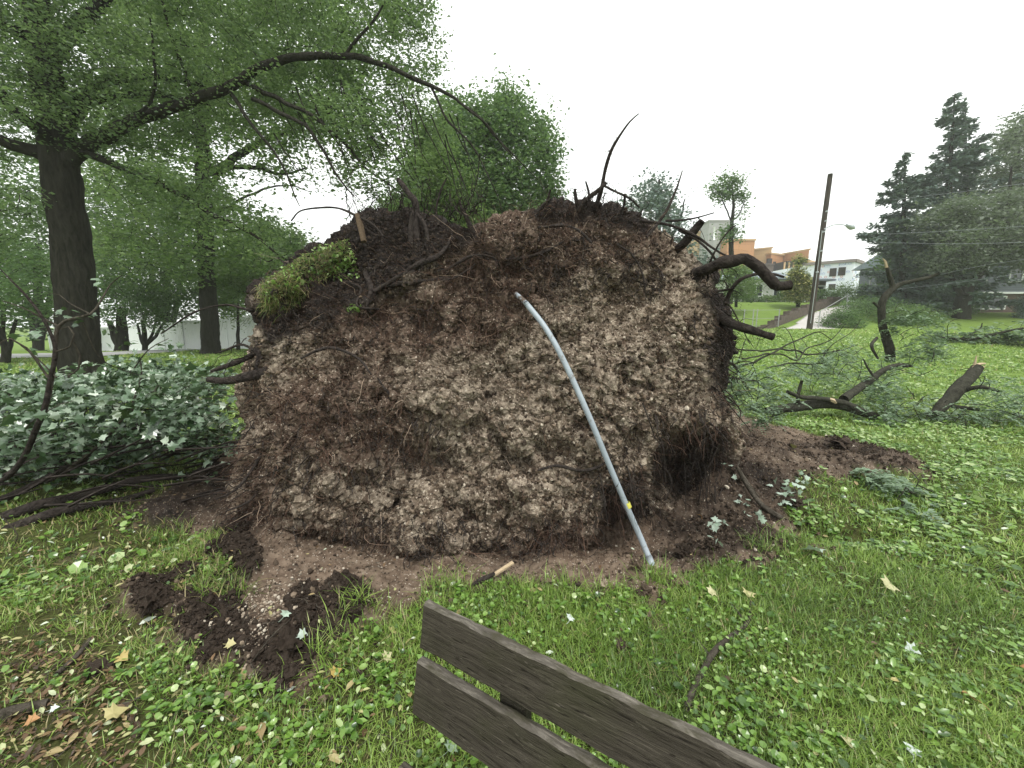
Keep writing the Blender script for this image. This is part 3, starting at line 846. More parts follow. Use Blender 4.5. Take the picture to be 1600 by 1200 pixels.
def blades(acc, x, y, hgt, wid):
    n = len(x); z = h(x, y)
    az = RNG.uniform(0, 2 * np.pi, n); lean = np.abs(RNG.normal(0.35, 0.45, n))
    t = np.tile(BT[None], (n, 1, 1)).copy()
    lx = t[..., 0] * hgt[:, None] * (0.6 + lean[:, None] * 1.6); ly = t[..., 1] * wid[:, None]; lz = t[..., 2] * hgt[:, None] * np.clip(1.1 - lean * 0.65, 0.15, 1)[:, None]
    c, s = np.cos(az)[:, None], np.sin(az)[:, None]
    V = np.stack([x[:, None] + lx * c - ly * s, y[:, None] + lx * s + ly * c, z[:, None] + lz - 0.004], -1)
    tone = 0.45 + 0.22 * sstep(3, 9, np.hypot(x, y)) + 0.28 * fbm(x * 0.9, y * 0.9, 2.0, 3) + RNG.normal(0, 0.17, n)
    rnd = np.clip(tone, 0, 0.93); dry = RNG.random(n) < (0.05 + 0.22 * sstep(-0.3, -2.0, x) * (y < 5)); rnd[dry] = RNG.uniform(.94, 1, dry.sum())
    i = (np.arange(n) * 5)[:, None]; b = acc.n
    acc.V.append(V.reshape(-1, 3)); acc.n += n * 5
    acc.F.setdefault(4, []).append(i + np.array([0, 1, 3, 2]) + b); acc.R.setdefault(4, []).append(rnd.astype(np.float32)); acc.M.setdefault(4, []).append(np.zeros(n, np.int32))
    acc.F.setdefault(3, []).append(i + np.array([2, 3, 4]) + b); acc.R.setdefault(3, []).append(rnd.astype(np.float32)); acc.M.setdefault(3, []).append(np.zeros(n, np.int32))
acc = Acc()
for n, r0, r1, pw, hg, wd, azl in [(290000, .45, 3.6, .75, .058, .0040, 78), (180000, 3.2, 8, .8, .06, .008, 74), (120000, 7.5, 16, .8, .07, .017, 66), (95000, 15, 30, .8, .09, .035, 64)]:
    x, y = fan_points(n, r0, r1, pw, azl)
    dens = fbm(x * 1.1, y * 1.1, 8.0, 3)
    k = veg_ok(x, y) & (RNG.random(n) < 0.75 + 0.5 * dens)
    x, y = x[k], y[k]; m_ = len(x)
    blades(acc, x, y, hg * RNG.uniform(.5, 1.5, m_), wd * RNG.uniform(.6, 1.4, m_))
# long grass tufts at the torn edge
for px, py in [(1020,905),(700,920),(560,870+70),(330,905),(350,930),(950,935),(1240,850),(1190,860),(1300,850),(1380,840),(1440,770),(620,1000),(520,1030),(880,925),(1130,900),(320,850),(300,870),(270,840)]:
    g = onground(px, py); n = 160
    x = g[0] + RNG.normal(0, .07, n); y = g[1] + RNG.normal(0, .06, n)
    blades(acc, x, y, RNG.uniform(.06, .14, n), RNG.uniform(.003, .006, n))
tag(acc.build("grass", M['grass']), "green park grass with scattered dry blades", None, None, 'stuff')

acc = Acc()
for n, r0, r1, pw, sz in [(76000, .45, 3.8, .8, .018), (96000, 3.4, 9, .8, .034), (88000, 8.5, 24, .75, .062)]:
    x, y = fan_points(n, r0, r1, pw, 76 if r0 < 5 else 66)
    patch = fbm(x * 1.6 + 3, y * 1.6, 12.0, 3)
    right = sstep(-0.5, 2.5, x) * sstep(1.6, 4.5, y) * 0.35
    k = veg_ok(x, y) & (RNG.random(n) < np.clip(0.20 + 0.95 * patch + right, 0.03, 1))
    x, y = x[k], y[k]; m_ = len(x)
    hh = RNG.uniform(.015, .06, m_)
    pos = np.stack([x, y, h(x, y) + hh], -1)
    scatter(acc, pos, rand_rot(m_, .42), sz * np.exp(RNG.normal(0, .3, m_)), *LEAF_ROUND, rnd=np.clip(0.45 + 0.16 * sstep(3, 9, np.hypot(x, y)) + 0.25 * patch[k] + RNG.normal(0, .28, m_), 0, 1))
tag(acc.build("ground_ivy", M['weed']), "round leaved green weeds spreading through the grass", None, None, 'stuff')

acc = Acc()    # larger plantain like rosettes close to the bench
for px, py in [(330,1090),(300,1120),(370,1110),(420,1120),(240,1050),(130,1070),(640,1040),(610,1090),(480,1150),(900,935),(1150,1120),(1180,1160),(1240,1110),(1090,940),(1130,930),(1430,1060),(1560,1100),(1480,1160),(1000,980),(860,950),(1340,1090),(1250,1180),(560,1130),(700,930),(1180,900),(1540,900),(1450,880),(1300,900),(1200,1010),(720,985)]:
    g = onground(px, py)
    for q in range(RNG.integers(3, 8)):
        c = g + np.array([RNG.normal(0, .09), RNG.normal(0, .07), 0.02])
        n = RNG.integers(5, 9); az = RNG.uniform(0, 6.28) + np.arange(n) * 6.28 / n
        scatter(acc, np.repeat(c[None], n, 0) + RNG.normal(0, .006, (n, 3)) + [0, 0, .02], rand_rot(n, .35, az=az), RNG.uniform(.022, .05, n), *LEAF_OVAL, rnd=np.clip(RNG.normal(.5, .25, n), 0, 1))
tag(acc.build("broadleaf_weeds", M['weed'], smooth=True), "clumps of broad bright green weed leaves near the bench", None, None, 'stuff')

# litter: pale and brown fallen leaves, bits of twig
M['litter'] = leaf_mat("leaf_litter_mat", [(0, (0.05, 0.03, 0.018)), (0.3, (0.17, 0.10, 0.05)), (0.5, (0.32, 0.25, 0.12)), (0.75, (0.40, 0.42, 0.19)), (0.9, (0.48, 0.55, 0.38)), (1, (0.6, 0.66, 0.58))], None, 0.15, 0.5, 0.4)
acc = Acc()
x, y = fan_points(9000, .45, 5.5, .9)
w = 0.12 + 0.65 * sstep(-0.2, -1.2, x) * sstep(4.2, 3.0, y)
w = w * (1 - .85 * soil_mask(x, y))
k = RNG.random(len(x)) < w; x, y = x[k], y[k]
sd_ = np.abs(sdist(x, y, SOIL_POLY)); n = len(x)
pos = np.stack([x, y, h(x, y) + RNG.uniform(.008, .04, n)], -1)
scatter(acc, pos, rand_rot(n, .45), .026 * np.exp(RNG.normal(0, .45, n)), *LEAF_OVAL)
xy = sample_poly(LITTER_POLY, 1300); x, y = xy[:, 0], xy[:, 1]; n = len(x)
scatter(acc, np.stack([x, y, h(x, y) + RNG.uniform(.003, .02, n)], -1), rand_rot(n, .5), .017 * np.exp(RNG.normal(0, .5, n)), *LEAF_OVAL, rnd=RNG.beta(.8, 2.6, n))
tag(acc.build("leaf_litter", M['litter']), "small pale and brown fallen leaves strewn over the ground", None, None, 'stuff')
a = Acc()
for k in range(700):
    x, y = fan_points(1, .6, 4.5, .9); x, y = float(x[0]), float(y[0])
    if x > 0 and RNG.random() < .75: continue
    L = RNG.uniform(.04, .16); an = RNG.uniform(0, 6.28); z = hs1(x, y)
    tube(a, [(x, y, z + .02), (x + L * .5 * math.cos(an), y + L * .5 * math.sin(an), z + .03), (x + L * math.cos(an + .4), y + L * math.sin(an + .4), z + .015)], [.0025, .0012], 4, .03, 0, 0, rnd=RNG.random(), caps=False)
tag(a.build("twig_litter", M['bark_grey']), "short dark twigs and stems scattered in the grass", None, None, 'stuff')

# clods and gravel over the bare soil
def soil_scatter(poly, n, mean, sig, lo, hi, rndf, shape, lift=.2):
    xy = sample_poly(poly, n); x, y = xy[:, 0], xy[:, 1]
    k = (soil_mask(x, y) > .4) & ~((np.abs(x) < 1.6) & (y > 3.2))
    if poly is not SOIL_POLY: k &= dark_mask(x, y) > RNG.uniform(.3, 1, len(x))
    x, y = x[k], y[k]; n = len(x)
    sz = np.clip(np.exp(RNG.normal(mean, sig, n)), lo, hi)
    pos = np.stack([x, y, h(x, y) + sz * lift], -1)
    scatter(acc, pos, rand_rot(n, 1.5), sz, *shape, rnd=rndf(n))
acc = Acc()
for s in range(3):
    soil_scatter(SOIL_POLY, 26000, -4.75, .6, .003, .05, lambda n: np.where(RNG.random(n) < .05, .97, RNG.uniform(.15, .62, n)), clod_shape(10 + s))
for s in range(3):
    soil_scatter(DARK_POLY, 5200, -4.45, .62, .005, .055, lambda n: RNG.uniform(0, .17, n) ** 1.2, clod_shape(20 + s, 2))
    soil_scatter(DARK2_POLY, 3000, -4.4, .6, .005, .05, lambda n: RNG.uniform(0.02, .33, n), clod_shape(30 + s, 2))
xy = np.concatenate([RNG.normal(0, 1, (420, 2)) * [.10, .12] + onground(415, 940)[:2], RNG.normal(0, 1, (160, 2)) * [.05, .1] + onground(400, 1000)[:2]])
n = len(xy); sz = np.clip(np.exp(RNG.normal(-4.5, .5, n)), .004, .03)
scatter(acc, np.stack([xy[:, 0], xy[:, 1], h(xy[:, 0], xy[:, 1]) + sz * .4], -1), rand_rot(n, 1.5), sz, *clod_shape(50), rnd=RNG.uniform(.75, 1, n))
xy = np.concatenate([SOIL_POLY[RNG.integers(0, len(SOIL_POLY), 1)] * 0 + p for p in [sample_poly(gp([(120,780),(1500,680),(1500,900),(1000,1010),(600,1120),(200,1120)]), 16000)]])
d_ = sdist(xy[:, 0], xy[:, 1], SOIL_POLY); k = (d_ < .03) & (RNG.random(len(xy)) < np.exp(np.minimum(d_, 0) / .10) * .8); xy = xy[k]; n = len(xy)
sz = np.clip(np.exp(RNG.normal(-4.5, .6, n)), .004, .04)
scatter(acc, np.stack([xy[:, 0], xy[:, 1], h(xy[:, 0], xy[:, 1]) + sz * .4 + .004], -1), rand_rot(n, 1.5), sz, *clod_shape(55, 2), rnd=np.where(RNG.random(n) < .6, RNG.uniform(0, .3, n), RNG.uniform(.2, .6, n)))
tag(acc.build("soil_clods", M['crumb']), "loose clods, crumbs and pale gravel lying on the torn soil", None, None, 'stuff')

# separate stones and big clods
def clod(name, label, cat, px, py, size, tone, group=None, flat=.7, seed=0):
    g = onground(px, py); v, f = clod_shape(seed, 3)
    v = v * np.array([1, .85, flat]); n = fbm(v[:, 0] * 4 + seed, v[:, 1] * 4, v[:, 2] * 4, 3)
    v = v * (1 + .22 * n)[:, None] * size
    a = Acc(); a.add(v @ rotz(seed).T, f, tone)
    o = a.build(name, M['crumb']); o.location = (g[0], g[1], g[2] + size * .2)
    tag(o, label, cat, group); return o
CG = "dark clods and stones along the torn soil edge"
clod("soil_clod", "big smooth black clod among the torn soil at lower left", "clod", 447, 1022, .17, .03, CG, .9, 61)
clod("soil_clod", "crumbly brown clod at the grass edge below the foot of the grey pipe", "clod", 1008, 930, .11, .33, CG, .7, 62)
clod("stone", "small tan stone in the soil left of the grey pipe's foot", "stone", 944, 915, .055, .85, None, .7, 63)
clod("soil_clod", "dark grey clod in the grass patch behind the bench's top plank", "clod", 970, 1018, .09, .22, CG, .7, 64)
clod("soil_clod", "broken black clod just right of the grey pipe's foot", "clod", 1068, 868, .12, .06, CG, .8, 65)
clod("soil_clod", "black clod low in the soil, farther right of the pipe's foot than the broken one", "clod", 1112, 856, .10, .10, CG, .7, 66)
clod("soil_clod", "upright brown clod just left of the grey pipe's foot", "clod", 993, 890, .09, .38, CG, 1.1, 67)
clod("stone", "flat grey stone in the grass right of the grey pipe's foot", "stone", 1062, 912, .10, .55, None, .35, 68)
clod("soil_clod", "rounded black clod alone in the grass at lower left", "clod", 156, 1050, .10, .08, CG, .6, 69)
clod("soil_clod", "brown pebbly clod below the big smooth black clod", "clod", 484, 1066, .06, .45, CG, .7, 70)
clod("soil_clod", "lumpy black clod at the left end of the torn soil beside the grass tuft", "clod", 240, 950, .16, .05, CG, .6, 71)
clod("soil_clod", "dark mound of earth on the far edge of the right soil fan", "clod", 1312, 700, .30, .18, CG, .55, 72)
clod("soil_clod", "black clod half hidden by leaves at the right soil edge", "clod", 1240, 790, .16, .12, CG, .6, 73)

# ---------------------------------------------------------------- turf hanging on the plate
M['turf'] = M['grass']
TURF = [(398,448),(430,428),(470,402),(505,385),(540,374),(552,395),(540,420),(500,440),(470,470),(440,492),(418,492),(408,470)]
def plate_turf():
    n = 3600
    p = sample_poly(TURF, n); e = sdist(p[:, 0], p[:, 1], TURF)
    Y = plate_Y(p[:, 0], p[:, 1]) + .0 - .05 * RNG.random(n)
    pos = P(p[:, 0], p[:, 1], Y)
    # blades hang down and outward
    t = np.tile(BT[None], (n, 1, 1)); L = np.exp(RNG.normal(-3.1, .5, n)); Wd = RNG.uniform(.003, .006, n)
    dirv = np.stack([RNG.normal(.05, .5, n), -np.abs(RNG.normal(.6, .4, n)), RNG.normal(.1, .6, n)], -1); dirv /= np.linalg.norm(dirv, axis=1)[:, None]
    side = np.cross(dirv, RNG.normal(0, 1, (n, 3))); side /= np.linalg.norm(side, axis=1)[:, None]
    V = pos[:, None] + dirv[:, None] * (t[..., 2] * L[:, None])[..., None] + side[:, None] * (t[..., 1] * Wd[:, None])[..., None] + np.array([0, 0, -1]) * (t[..., 2] ** 2 * L[:, None] * .45)[..., None]
    a = Acc(); i = (np.arange(n) * 5)[:, None]
    rnd = np.where(RNG.random(n) < .55, RNG.uniform(.95, 1, n), RNG.uniform(.0, .7, n))
    a.add(V.reshape(-1, 3), i + np.array([0, 1, 3, 2]), rnd)
    a.F.setdefault(3, []).append(i + np.array([2, 3, 4])); a.R.setdefault(3, []).append(rnd.astype(np.float32)); a.M.setdefault(3, []).append(np.zeros(n, np.int32))
    o = a.build("grass_turf", M['grass'], tree_root); o['label'] = "strip of lawn turf still growing on the left shoulder of the plate"; o['kind'] = 'stuff'
    a = Acc()
    n = 380; p = sample_poly([(398,445),(440,418),(500,382),(545,372),(560,420),(545,440),(505,432),(470,450),(430,470)], n)
    q = sample_poly([(520,400),(555,402),(560,432),(535,440),(515,425)], 160); p = np.concatenate([p, q, sample_poly([(535,478),(565,474),(562,486),(540,488)], 40)])
    n = len(p)
    pos = P(p[:, 0], p[:, 1], plate_Y(p[:, 0], p[:, 1]) - RNG.uniform(.03, .10, n))
    R = rand_rot(n, .9); 
    scatter(a, pos, R, .022 * np.exp(RNG.normal(0, .3, n)), *LEAF_ROUND, rnd=RNG.uniform(.25, 1, n))
    o = a.build("turf_weeds", M['weed'], tree_root); o['kind'] = 'stuff'
plate_turf()

# ---------------------------------------------------------------- conduit
pipe = thing("conduit_pipe", "bent grey plastic conduit pipe leaning against the wall of roots", "pipe", onground(1020, 884))
m, nt, b = mat_base("grey_plastic_mat", .42, .4)
pz = geo_pos(nt); c_ = ramp(nt, noise(nt, 9, 6, .7, pz), [(.3, (.25, .29, .32)), (.7, (.33, .375, .41))])
c_ = mixc(nt, ramp(nt, noise(nt, 16, 7, .75, pz, .6), [(.57, (0, 0, 0)), (.66, (.75, .75, .75))]), c_, (.11, .085, .06))
nt.links.new(c_, b.inputs["Base Color"]); M['pipe'] = m
m, nt, b = mat_base("dirty_pipe_end_mat", .7, .3)
nt.links.new(ramp(nt, noise(nt, 18, 5, .7, geo_pos(nt)), [(.4, (.30, .345, .38)), (.5, (.09, .07, .055))]), b.inputs["Base Color"]); M['pipe_dirty'] = m
M['sticker'] = flat_mat("yellow_sticker_mat", (0.72, 0.68, 0.12), .5, .4, .05)
def pp(px, py, off): return P(px, py, yat(px, py, off))
g0 = onground(1020, 884)
ppts = [np.array([*G0(1020, 886, g0[2] - .02), g0[2] - .02]), P(1003,845,2.58), P(981,795,2.62), P(950,722,2.66), P(918,645,2.70), P(880,562,2.80), P(852,512,2.90), P(822,474,3.02)]
a = Acc(); tube(a, ppts, [.0205] * 8, 18, .03); a.build("pipe", M['pipe'], pipe, smooth=True)
a = Acc(); tube(a, [ppts[-1] + [0.002, 0, 0.0], P(806, 459, 3.2)], [.0195, .018], 14, .03); o = a.build("pipe_end", M['pipe_dirty'], pipe, smooth=True); o['label'] = "soil smeared upper end of the pipe"
a = Acc(); d = ppts[1] - ppts[0]; d = d / np.linalg.norm(d)
tube(a, [ppts[0] + d * .02, ppts[0] + d * .075], [.0238, .0238], 18, .02); a.build("coupling", M['pipe'], pipe, smooth=True)
a = Acc(); c = P(981, 789, 2.622); d = P(981,795,2.62) - P(950,722,2.66); d /= np.linalg.norm(d)
tube(a, [c - d * .02, c, c + d * .02], [.0213] * 3, 14, .02, caps=False)
o = a.build("sticker", M['sticker'], pipe, smooth=True)

# ---------------------------------------------------------------- bench
bench = thing("park_bench", "weathered dark wooden park bench with two wide back planks", "bench", (0.25, 0.55, 0.0))
m, nt, b = mat_base("bench_wood_mat", 0.8, 0.12)
v = coords(nt, (0.6, 9, 9), 3)
w1 = noise(nt, 8, 10, .78, v, 1.0); w2 = noise(nt, 26, 4, .6, v); w3 = noise(nt, 3.0, 5, .6, coords(nt, (1.2, 2, 2), 3))
c = ramp(nt, w1, [(0.3, (0.007, 0.006, 0.004)), (0.42, (0.036, 0.031, 0.023)), (0.6, (0.070, 0.061, 0.047)), (0.8, (0.13, 0.116, 0.092))])
c = mixc(nt, ramp(nt, w3, [(.5, (0, 0, 0)), (.7, (.45, .45, .45))]), c, (0.045, 0.048, 0.022))
w4 = noise(nt, 11, 3, .5, coords(nt, (1.0, 14, 14), 3), 1.5); w5 = noise(nt, 34, 4, .6, coords(nt, (.7, 5, 5), 3), .4)
c = mixc(nt, ramp(nt, w4, [(.60, (0, 0, 0)), (.66, (.8, .8, .8))]), c, (0.008, 0.006, 0.004))
c = mixc(nt, ramp(nt, w5, [(.62, (0, 0, 0)), (.70, (.55, .55, .55))]), c, (0.17, 0.15, 0.12))
w1 = mathn(nt, 'SUBTRACT', w1, mathn(nt, 'MULTIPLY', w4, .6))
nt.links.new(c, b.inputs["Base Color"]); bump(nt, b, w1, .8, .006); M['bench'] = m
m, nt, b = mat_base("worn_plank_edge_mat", 0.9, 0.1)
w1 = noise(nt, 9, 8, .75, coords(nt, (0.8, 6, 6), 3), .6); w3 = noise(nt, 5, 5, .7, coords(nt, (1.5, 3, 3), 3))
c = ramp(nt, w1, [(0.3, (0.03, 0.026, 0.02)), (0.5, (0.10, 0.09, 0.076)), (0.72, (0.26, 0.235, 0.20))])
c = mixc(nt, ramp(nt, w3, [(.48, (0, 0, 0)), (.6, (.9, .9, .9))]), c, (0.05, 0.047, 0.03))
nt.links.new(c, b.inputs["Base Color"]); bump(nt, b, w1, .9, .006); M['bench_edge'] = m
M['iron'] = flat_mat("bench_iron_mat", (0.03, 0.03, 0.03), .6, .4, .3, 30)
BA = np.array([-.2311, .9365]); BU = np.array([.8553, -.5182]); BN = np.array([-.5182, -.8553])   # along, toward the sitter
def plank(name, s0, s1, c_off, zc, hh, th, tilt, label=None, seed=0, skew=0.0):
    """a plank running along the bench: height hh, thickness th, leaning by tilt; local x runs along"""
    nx = 150; prof = []
    cham = .006
    hw, ht = hh / 2, th / 2
    prof = [(-ht, -hw + cham), (-ht, -hw * .33), (-ht, hw * .33), (-ht, hw - cham), (-ht + cham, hw), (0, hw), (ht - cham, hw), (ht, hw - cham), (ht, hw * .33), (ht, -hw * .33), (ht, -hw + cham), (ht - cham, -hw), (-ht + cham, -hw)]
    prof = np.array(prof); k = len(prof); L = s1 - s0
    xs = np.linspace(0, L, nx)
    V = np.zeros((nx, k, 3)); V[..., 0] = xs[:, None]; V[..., 1] = prof[None, :, 0]; V[..., 2] = prof[None, :, 1]
    q = V.reshape(-1, 3)
    d = .0022 * fbm(q[:, 0] * 9, q[:, 1] * 40 + seed, q[:, 2] * 40, 3)
    edge = np.tile((np.abs(prof[:, 1]) > hw - cham * 1.5).astype(float), nx)
    d2 = -.0032 * np.clip(fbm(q[:, 0] * 30 + seed, seed * 1.7, 3.0, 4) - .1, 0, 1) * edge * (q[:, 2] > 0)
    q[:, 2] += d2 + d; q[:, 1] += d
    q[:, 0] -= skew * q[:, 2] * (q[:, 0] < L / 2)
    ct, st_ = math.cos(tilt), math.sin(tilt)
    y = q[:, 1] * ct - q[:, 2] * st_; z = q[:, 1] * st_ + q[:, 2] * ct
    V = np.stack([q[:, 0], y, z], -1)
    a = Acc(); F = grid_faces(nx, k).tolist()
    F = np.array([[i * k + j, (i + 1) * k + j, (i + 1) * k + (j + 1) % k, i * k + (j + 1) % k] for i in range(nx - 1) for j in range(k)])
    top = np.array([(j in (3, 4, 5, 6)) for i in range(nx - 1) for j in range(k)])
    a.add(V, F[~top]); a.F[4].append(F[top]); a.R[4].append(np.full(top.sum(), .5, np.float32)); a.M[4].append(np.ones(top.sum(), np.int32))
    a.F[k] = [np.array([list(range(k)), [(nx - 1) * k + j for j in range(k)][::-1]])]; a.R[k] = [np.full(2, .5, np.float32)]; a.M[k] = [np.zeros(2, np.int32)]
    p = bench; me_parent = None
    o = a.build(name, [M['bench'], M['bench_edge']], None)
    o.parent = bench
    xy = BA + BU * s0 + BN * c_off
    o.location = (xy[0] - bench.location[0], xy[1] - bench.location[1], zc)
    o.rotation_euler = (0, 0, math.atan2(BU[1], BU[0]))
    if label: o['label'] = label
    return o
TILT = -0.168
plank("backrest_plank", 0.0, 1.75, .0104 - .013, .8088, .124, .026, TILT, "upper back plank with a pale weathered top edge", 1)
plank("backrest_plank", -.0068, 1.75, .0383 - .013, .644, .147, .026, TILT, "lower back plank, its end green with algae", 2)
for k, c_off in enumerate((.10, .235, .37)):
    plank("seat_plank", -.02, 1.75, c_off + .03, .43, .12, .036, math.pi / 2, None, 5 + k)
for s in (.27, 1.45):
    a = Acc(); R = np.stack([np.array([BU[0], BU[1], 0]), np.array([BN[0], BN[1], 0]), np.array([0, 0, 1.0])], 1)
    q = lambda off, z: np.array([*(BA + BU * s + BN * off), z])
    top, bot = q(-.040, .83), q(.032, .40)
    for t in np.linspace(0, 1, 9)[:-1]:
        c = top + (bot - top) * (t + .0625); 
        box(a, c, (.07, .03, .060), R)
    o = a.build("back_post", M['bench'], bench)
    for zc, off in ((.812, .0055), (.655, .033)):
        a = Acc(); c = q(off, zc); nn = np.array([BN[0], BN[1], 0]); tube(a, [c - nn * .004, c + nn * .0015, c + nn * .003], [.009, .009, .004], 10, .01); a.build("bolt", M['iron'], bench, smooth=True)
    a = Acc(); box(a, q(.25, .385), (.06, .44, .035), R); o = a.build("seat_bracket", M['iron'], bench)
    for off in (.08, .42):
        a = Acc(); tube(a, [q(off, .40), q(off + (.03 if off > .2 else -.05), .0)], [.022, .022], 10, .1); a.build("leg", M['iron'], bench, smooth=True)

# ---------------------------------------------------------------- sticks, splinters and larger leaves on the ground
def stick(label, pts, radii, mat='bark_grey', rough=.2, name="stick", twigs=(), cat="stick"):
    w = np.array([onground(p[0], p[1], p[2] if len(p) > 2 else .02) for p in pts])
    t = thing(name, label, cat, w[0])
    a = Acc(); tube(a, w, radii, 9, .02, rough, .012, seed=int(pts[0][0])); a.build("stem", M[mat], t, smooth=True)
    for tw in twigs:
        a = Acc(); tube(a, np.array([onground(p[0], p[1], p[2] if len(p) > 2 else .03) for p in tw]), [.006, .003], 6, .02, .1, .004); a.build("twig", M[mat], t)
    return t
stick("crooked bark covered stick lying in the grass beyond the bench's back", [(1072,1118,.03),(1090,1070),(1110,1035,.04),(1135,1010,.04),(1165,985,.03),(1172,965),(1172,945)], [.012,.013,.014,.012,.010,.008,.005],
      twigs=[[(1165,985,.03),(1150,960),(1140,950)],[(1110,1035),(1090,1010),(1080,1000)]])
tt = stick("peeled reddish branch with wilted maple leaves on the right soil slope", [(1150,748,.10),(1165,770,.07),(1185,792,.04),(1205,805,.03),(1222,812,.02)], [.016,.02,.022,.022,.018], twigs=[[(1150,748,.1),(1155,738,.12)],[(1185,785,.05),(1170,770,.08)]])
stick("thin forked stick crossing the soil fan at the right edge", [(1385,770,.03),(1405,775,.03),(1440,778,.03)], [.008,.009,.006])
stick("grey stick at the right tip of the soil fan", [(1440,750,.05),(1448,770,.03),(1452,790,.01)], [.008,.008,.006])
stick("decayed black branch pressed into the lower left grass", [(90,1060,.02),(120,1030,.02),(140,1005,.02)], [.012,.014,.01])
stick("rotting bark log at the lower left corner", [(-30,1135,.02),(20,1120,.02),(80,1100,.01)], [.022,.026,.02], cat="log", name="log")
stick("dark curved twig on the lower left grass under the torn soil", [(175,1115,.02),(210,1100,.025),(235,1088,.02)], [.006,.006,.004])
stick("thin brown stem arching over the black torn soil", [(395,1040,.02),(430,1005,.05),(455,982,.05)], [.003,.003,.002])
# splinter with raw pale wood
sp = thing("wood_splinter", "torn branch end with fresh pale split wood at the foot of the roots", "splinter", onground(745, 916))
a = Acc(); tube(a, [onground(738,917,.01), onground(755,912,.03), onground(772,906,.04)], [.01,.014,.012], 8, .02, .2); a.build("bark", M['root'], sp)
a = Acc(); e0 = onground(770,907,.04); e1 = onground(802,894,.06)
box(a, (e0 + e1) / 2, (np.linalg.norm(e1 - e0), .024, .010), rotz(math.atan2(e1[1]-e0[1], e1[0]-e0[0])) @ np.array([[.97,0,-.24],[0,1,0],[.24,0,.97]])); a.build("raw_wood", M['rawwood'], sp)

M['leaf_pale'] = leaf_mat("pale_leaf_underside_mat", [(0, (0.28, 0.38, 0.28)), (.5, (0.42, 0.50, 0.43)), (1, (0.58, 0.64, 0.6))], None, .2, .5, .4)
M['leaf_yellow'] = leaf_mat("yellowed_leaf_mat", [(0, (0.42, 0.27, 0.06)), (.6, (0.42, 0.36, 0.15)), (1, (0.48, 0.46, 0.26))], None, .2, .5, .4)
M['leaf_brown'] = leaf_mat("brown_leaf_mat", [(0, (0.2, 0.09, 0.035)), (1, (0.4, 0.22, 0.10))], None, .1, .6, .3)
M['leaf_green'] = leaf_mat("maple_leaf_mat", [(0, (0.05, 0.12, 0.04)), (1, (0.11, 0.21, 0.08))], (0.40, 0.50, 0.38), .25, .4, .5)
def big_leaf(label, px, py, size, mat, az, tilt=.3, tone=.5, shape=LEAF_MAPLE, tiltaz=0.0, dz=.035):
    g = onground(px, py, dz); v, f = shape
    v = v.copy(); v[:, 2] += .10 * np.sin(v[:, 0] * 4 + px) + .28 * np.abs(v[:, 1]) + .08 * v[:, 1] * math.sin(py)
    a = Acc(); a.add(v * size, f, tone)
    # petiole
    tube(a, [(0, 0, 0), (-size * .3, .004, -.005), (-size * .55, .012, -.015)], [.0012, .001], 4, .02, mat=0, rnd=tone, caps=False)
    o = a.build("fallen_leaf", M[mat]); o.location = g; o.rotation_euler = (tilt * math.cos(tiltaz), tilt * math.sin(tiltaz), az)
    tag(o, label, "leaf", "large leaves fallen on the grass"); return o
big_leaf("white backed maple leaf in the grass just past the bench's upper plank", 890, 982, .045, 'leaf_pale', 1.4, .5, 1, dz=.05)
big_leaf("pale green maple leaf propped at the grass edge right of the soil", 1283, 878, .14, 'leaf_pale', 2.2, .5, .3, dz=.05)
big_leaf("white backed leaf with a dark stem lying at the right of the lawn", 1412, 1020, .06, 'leaf_pale', -.9, .25, .9)
big_leaf("curled cream leaf cluster in the grass at centre right", 1382, 925, .09, 'leaf_yellow', .4, .5, 1)
big_leaf("cream curled leaf by the flat grey stone", 1106, 935, .06, 'leaf_yellow', .2, .4, 1)
big_leaf("withered cream leaf at the tip of the crooked stick", 1168, 940, .07, 'leaf_yellow', 1.2, .4, .8)
big_leaf("orange yellow leaf beside the torn soil's lower tip", 518, 1065, .05, 'leaf_yellow', .8, .3, .2)
big_leaf("yellow lobed leaf on the black torn soil", 355, 1018, .045, 'leaf_yellow', .1, .3, .8)
big_leaf("small white green leaf on the black soil near its middle", 467, 1003, .05, 'leaf_pale', .1, .3, .5)
big_leaf("pale leaf on the black soil left of the small white one", 445, 975, .045, 'leaf_pale', 1.7, .4, .3)
big_leaf("brown curled leaf low at the right of the lawn", 1525, 1105, .06, 'leaf_brown', 2.3, .4, .9, LEAF_OVAL)
big_leaf("brown orange leaf cut by the right frame edge", 1590, 1052, .06, 'leaf_brown', -.6, .4, .6, LEAF_OVAL)
big_leaf("tan leaf in the grass left of the white backed leaf with a dark stem", 1388, 1072, .04, 'leaf_yellow', -.3, .3, .6, LEAF_OVAL)
big_leaf("long yellowish leaf lying on the lower left litter", 165, 1135, .075, 'leaf_yellow', .9, .2, .7)
big_leaf("white leaf scrap on the lower left litter", 80, 1122, .03, 'leaf_pale', .6, .3, 1)
big_leaf("orange brown leaf at the litter's lower left end", 42, 1140, .045, 'leaf_brown', .4, .2, .9)
big_leaf("yellow leaf standing in grass near the left end of the bench", 600, 1040, .05, 'leaf_yellow', 1.0, .6, 1)
big_leaf("tan leaf tuft in the grass left of the bench's plank end", 612, 1000, .05, 'leaf_yellow', 1.6, .6, .7)
big_leaf("small yellow leaves in the left grass near the dark clods", 190, 1035, .055, 'leaf_yellow', -.4, .4, .4)
big_leaf("orange leaf in the soil of the right slope", 1095, 815, .05, 'leaf_brown', 1.9, .6, 1, LEAF_OVAL)
big_leaf("green maple leaf flat in the grass under the lower plank's end", 700, 1187, .05, 'leaf_green', .9, .2, .9)
big_leaf("white leaf cut by the bottom frame edge at the right", 1425, 1192, .05, 'leaf_pale', 1.2, .4, 1)
